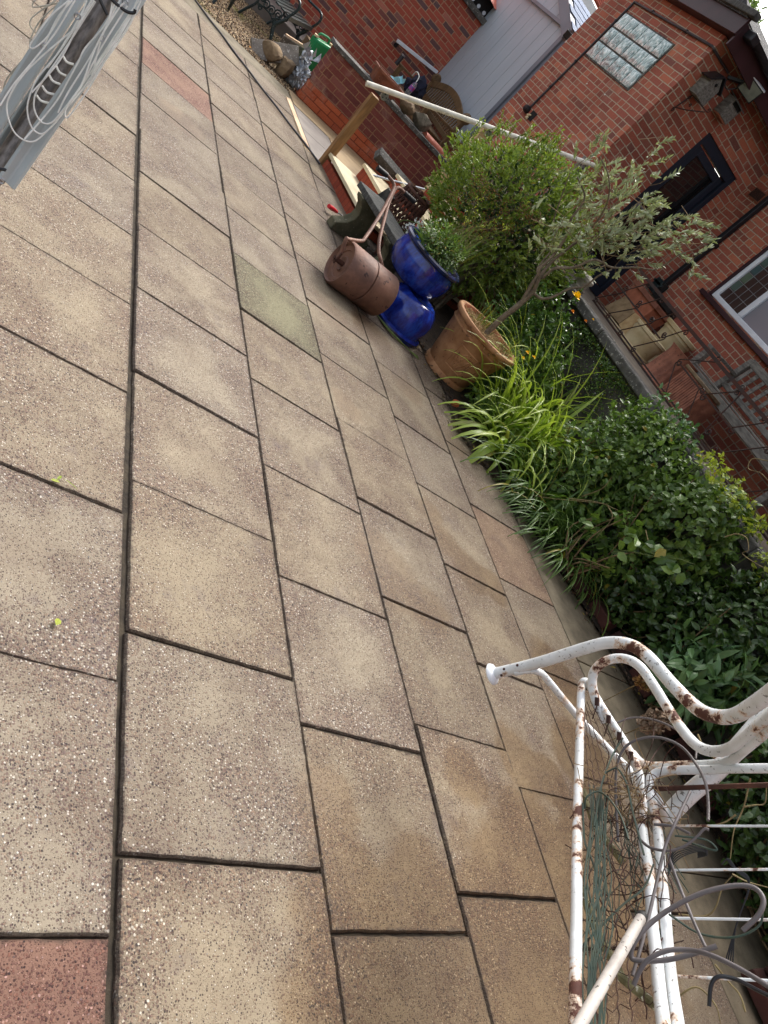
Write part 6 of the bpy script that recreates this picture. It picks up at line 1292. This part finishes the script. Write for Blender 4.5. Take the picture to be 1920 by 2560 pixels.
for x, y, D in ((716, 530, 2.49), (776, 622, 2.46), (832, 710, 2.43), (892, 812, 2.38)): mb = MB(); mb.tube([G(x, y - 22, D - .02), G(x - 2, y + 22, D - .02)], .0075, 10); mb.tube([G(x - 2, y + 22, D - .02), G(x - 25, y + 90, D - .01)], .002, 5); obj('spring', mb, MT['spring'], t, smooth=True)
mb = MB()
for k in range(30): mb.rock(G(1050 + rng.normal(0, 22), 1770 + rng.normal(0, 26), 1.97), (.014, .012, .010), k, 1)
obj('moss_clump', mb, MT['moss'], t, smooth=True)
# green coated wires
t = thing('green_wire_bundle', 'tangled bundle of old green coated wires lying on the wire mesh seat', 'wire', G(740, 1500, 1.95))
mb = MB(); rw = random.Random(4)
for k in range(16):
    x0 = 690 + rw.uniform(-20, 90); y0_ = rw.uniform(960, 1040); x1 = 645 + k * 7 + rw.uniform(-24, 24)
    p = [(x0, y0_, 2.18), (x0 + rw.uniform(-16, 20), 1200, 2.06), (x0 + rw.uniform(-36, 36), 1450, 1.95), ((x0 + x1) / 2 + rw.uniform(-40, 40), 1700, 1.84), (x1, 1950, 1.74), (x1 + rw.uniform(-14, 10), 2260, 1.64)]
    mb.tube(smooth_path([G(*q) for q in p], 5), .0015, 6)
for k in range(34):
    x0 = rw.uniform(680, 1000); y0_ = rw.uniform(980, 1500); dx = rw.uniform(-220, 220); dy = rw.uniform(200, 520); D = 2.3 - (y0_ - 1000) * .00045
    p = [(x0, y0_, D), (x0 + dx * .3 + rw.uniform(-40, 40), y0_ + dy * .35, D - .08), (x0 + dx * .7 + rw.uniform(-30, 30), y0_ + dy * .7, D - .14), (x0 + dx, y0_ + dy, D - .2)]
    mb.tube(smooth_path([G(*q) for q in p], 5), .0012, 5)
for q in ([(650, 1090, 2.1), (660, 1030, 2.1), (720, 1000, 2.12), (780, 1040, 2.1), (840, 1130, 2.06), (880, 1250, 2.0)], [(760, 900, 2.2), (820, 880, 2.2), (870, 960, 2.16), (900, 1100, 2.1), (960, 1330, 2.0)], [(615, 1830, 1.82), (700, 1740, 1.86), (850, 1590, 1.92), (960, 1500, 1.96), (1010, 1380, 2.0)], [(700, 1180, 2.06), (740, 960, 2.15), (800, 800, 2.26), (850, 720, 2.3)],
          [(640, 1060, 2.1), (650, 1250, 2.05), (690, 1360, 2.0), (730, 1500, 1.94)], [(1120, 1230, 2.0), (1280, 1250, 2.0), (1340, 1300, 2.0), (1300, 1300, 2.0), (1160, 1250, 2.02)], [(1090, 1640, 1.95), (1250, 1740, 1.92), (1430, 1760, 1.9), (1560, 1700, 1.9), (1580, 1600, 1.9)]):
    mb.tube(smooth_path([G(*p) for p in q], 7), .0025, 6)
obj('wires', mb, MT['green_wire'], t, smooth=True, rec=False)
t = thing('grey_hose', 'stiff grey cable looping over the white seat frame and wires', 'cable', G(1100, 1500, 1.95))
mb = MB()
for q, r in (([(825, 1260, 2.15), (812, 1000, 2.2), (822, 850, 2.22), (870, 760, 2.23), (960, 720, 2.23), (1060, 722, 2.22), (1160, 770, 2.2), (1240, 870, 2.15), (1282, 960, 2.1), (1295, 1060, 2.06), (1295, 1150, 2.02)], .0062),
             ([(820, 640, 2.5), (900, 614, 2.5), (1000, 622, 2.48), (1100, 660, 2.45), (1180, 715, 2.4), (1228, 770, 2.36), (1230, 830, 2.3)], .005),
             ([(900, 1960, 1.8), (960, 1750, 1.84), (1020, 1500, 1.9), (1070, 1290, 1.96), (1130, 1150, 2.0), (1200, 1000, 2.1)], .0065),
             ([(1085, 1330, 2.0), (1140, 1480, 1.95), (1220, 1680, 1.88), (1280, 1810, 1.85)], .006),
             ([(1475, 1725, 1.78), (1560, 1640, 1.78), (1582, 1560, 1.79), (1530, 1500, 1.8), (1420, 1492, 1.8), (1260, 1530, 1.8), (1100, 1610, 1.8), (980, 1700, 1.79), (910, 1790, 1.78), (892, 1850, 1.78), (920, 1880, 1.78), (1060, 1880, 1.78), (1200, 1850, 1.78), (1340, 1806, 1.78)], .0085),
             ([(905, 2010, 1.72), (940, 1930, 1.72), (990, 1870, 1.72), (1080, 1830, 1.72), (1180, 1826, 1.72), (1300, 1850, 1.7), (1450, 1920, 1.68), (1600, 2010, 1.66), (1700, 2080, 1.65)], .0078),
             ([(930, 1240, 2.05), (990, 1290, 2.02), (1080, 1308, 2.0), (1160, 1290, 2.0), (1230, 1240, 2.0), (1275, 1195, 2.0), (1300, 1200, 2.0)], .0055),
             ([(1010, 1170, 2.1), (1110, 1180, 2.1), (1200, 1220, 2.08)], .006)):
    mb.tube(smooth_path([G(*p) for p in q], 8), r * .6, 10)
obj('cable', mb, MT['grey_hose'], t, smooth=True)
t = thing('thin_wire_tangle', 'tangle of thin dark rusty wire between the white seat rails and back', 'wire', G(950, 1300, 2.1))
mb = MB()
for k in range(46):
    x, y = rw.uniform(800, 1080), rw.uniform(880, 1900); D = 2.34 - (y - 900) * .00045; pts = [(x, y, D)]; a_ = rw.uniform(0, 6.28)
    for j in range(5): a_ += rw.uniform(-1.1, 1.1); pts.append((pts[-1][0] + 60 * math.cos(a_), pts[-1][1] + 75 * math.sin(a_), D - rw.uniform(0, .08)))
    mb.tube(smooth_path([G(*p) for p in pts], 5), .0013, 5, caps=False)
stuff(obj('wires', mb, MT['spring'], t, rec=False))
t = thing('dark_cable', 'thin black cables hanging in loops behind the white seat back', 'cable', G(1300, 1900, 1.9))
mb = MB()
for k in range(6): q = [(1085, 1440 - k * 12, 2.1), (1120, 1370 - k * 14, 2.1), (1180, 1330 - k * 9, 2.1), (1260, 1310 - k * 7, 2.1), (1290, 1330 - k * 4, 2.1), (1240, 1345 - k * 6, 2.12)]; mb.tube(smooth_path([G(*p) for p in q], 6), .0014, 6)
for k in range(4): q = [(1365 + 9 * k, 1380 - k * 12, 2.2), (1400, 1350 + k * 5, 2.2), (1440, 1400 + 5 * k, 2.2), (1510, 1470 + k * 8, 2.2), (1440, 1700, 2.2), (1380 + k * 14, 1900, 2.2)]; mb.tube(smooth_path([G(*p) for p in q], 6), .0018, 6)
mb.tube(smooth_path([G(1300, 2120, 1.8), G(1310, 2010, 1.8), G(1350, 1965, 1.8), G(1440, 1980, 1.8), G(1560, 2040, 1.78), G(1700, 2110, 1.76)], 8), .004, 8)
obj('cable', mb, MT['black_plastic'], t, smooth=True)
t = thing('white_plastic_pipe', 'dirty white plastic pipe lying across the wires with an open dark end', 'pipe', G(800, 1900, 1.75))
a, b = G(560, 2330, 1.44), G(950, 1650, 1.82); mb = MB(); mb.tube([a, b], .0110, 20); obj('pipe', mb, MT['pipe_white'], t, smooth=True)
mb = MB(); mb.tube([b - unit(b - a) * .012, b + unit(b - a) * .002], .0116, 20); obj('end_ring', mb, MT['grip'], t, smooth=True)
t = thing('pale_stems', 'pale curling dead climber stems hanging behind the white back slats', 'stems', G(1400, 1500, 2.4))
stems('stem', t, MT['deadstem'], [[G(*p) for p in q] for q in ([(1515, 930, 2.5), (1480, 1080, 2.5), (1430, 1200, 2.5), (1410, 1350, 2.5)], [(1480, 1080, 2.5), (1540, 1070, 2.5), (1590, 1060, 2.5), (1600, 980, 2.5)], [(1140, 1640, 2.2), (1270, 1650, 2.2), (1330, 1610, 2.2), (1370, 1500, 2.2), (1420, 1440, 2.2)], [(1330, 1900, 2.2), (1400, 1990, 2.2), (1460, 2060, 2.2), (1490, 2150, 2.2), (1470, 2110, 2.2)],
    [(1420, 1430, 2.4), (1500, 1470, 2.4), (1607, 1500, 2.4)], [(1440, 1120, 2.4), (1380, 1160, 2.4), (1300, 1180, 2.4)], [(1240, 700, 2.5), (1280, 780, 2.5), (1360, 850, 2.5), (1460, 900, 2.5)], [(1100, 2100, 2.1), (1230, 2020, 2.1), (1330, 2110, 2.1), (1360, 2212, 2.1)])], .0028, 5, 6)
mb = MB()
for k in range(46):
    x, y = rw.uniform(820, 1010), rw.uniform(900, 1180); p = G(x, y, 2.2); q_ = p + rng.normal(size=3) * .05; r_ = q_ + rng.normal(size=3) * .04; mb.tube(smooth_path([p, q_, r_], 4), .0012, 4, caps=False)
obj('twig', mb, MT['twig'], t, rec=False)
# repeats share a group
GR = dict(daylily='daylily clumps along the bed', iris='dark strappy iris clumps', bramble='bramble bushes of the hedge', hydrangea='broad leaved hydrangeas in the hedge', laurel='laurels in the hedge', ivy='ivy under the hedge', lit_top_leaves='lime leaves painting sunlight on the hedge top', added_shade_tree='unseen trees added on the terrace for shade',
          rock='rocks and stones about the low brick wall', cast_iron_bench='cast iron seats on the gravel', riven_slab='riven slabs leaning on the terrace', cream_chimney_pot='cream chimney pots on the terrace')
for o in list(S.objects):
    if o.parent is None and o.name.split('.')[0] in GR: o['group'] = GR[o.name.split('.')[0]]
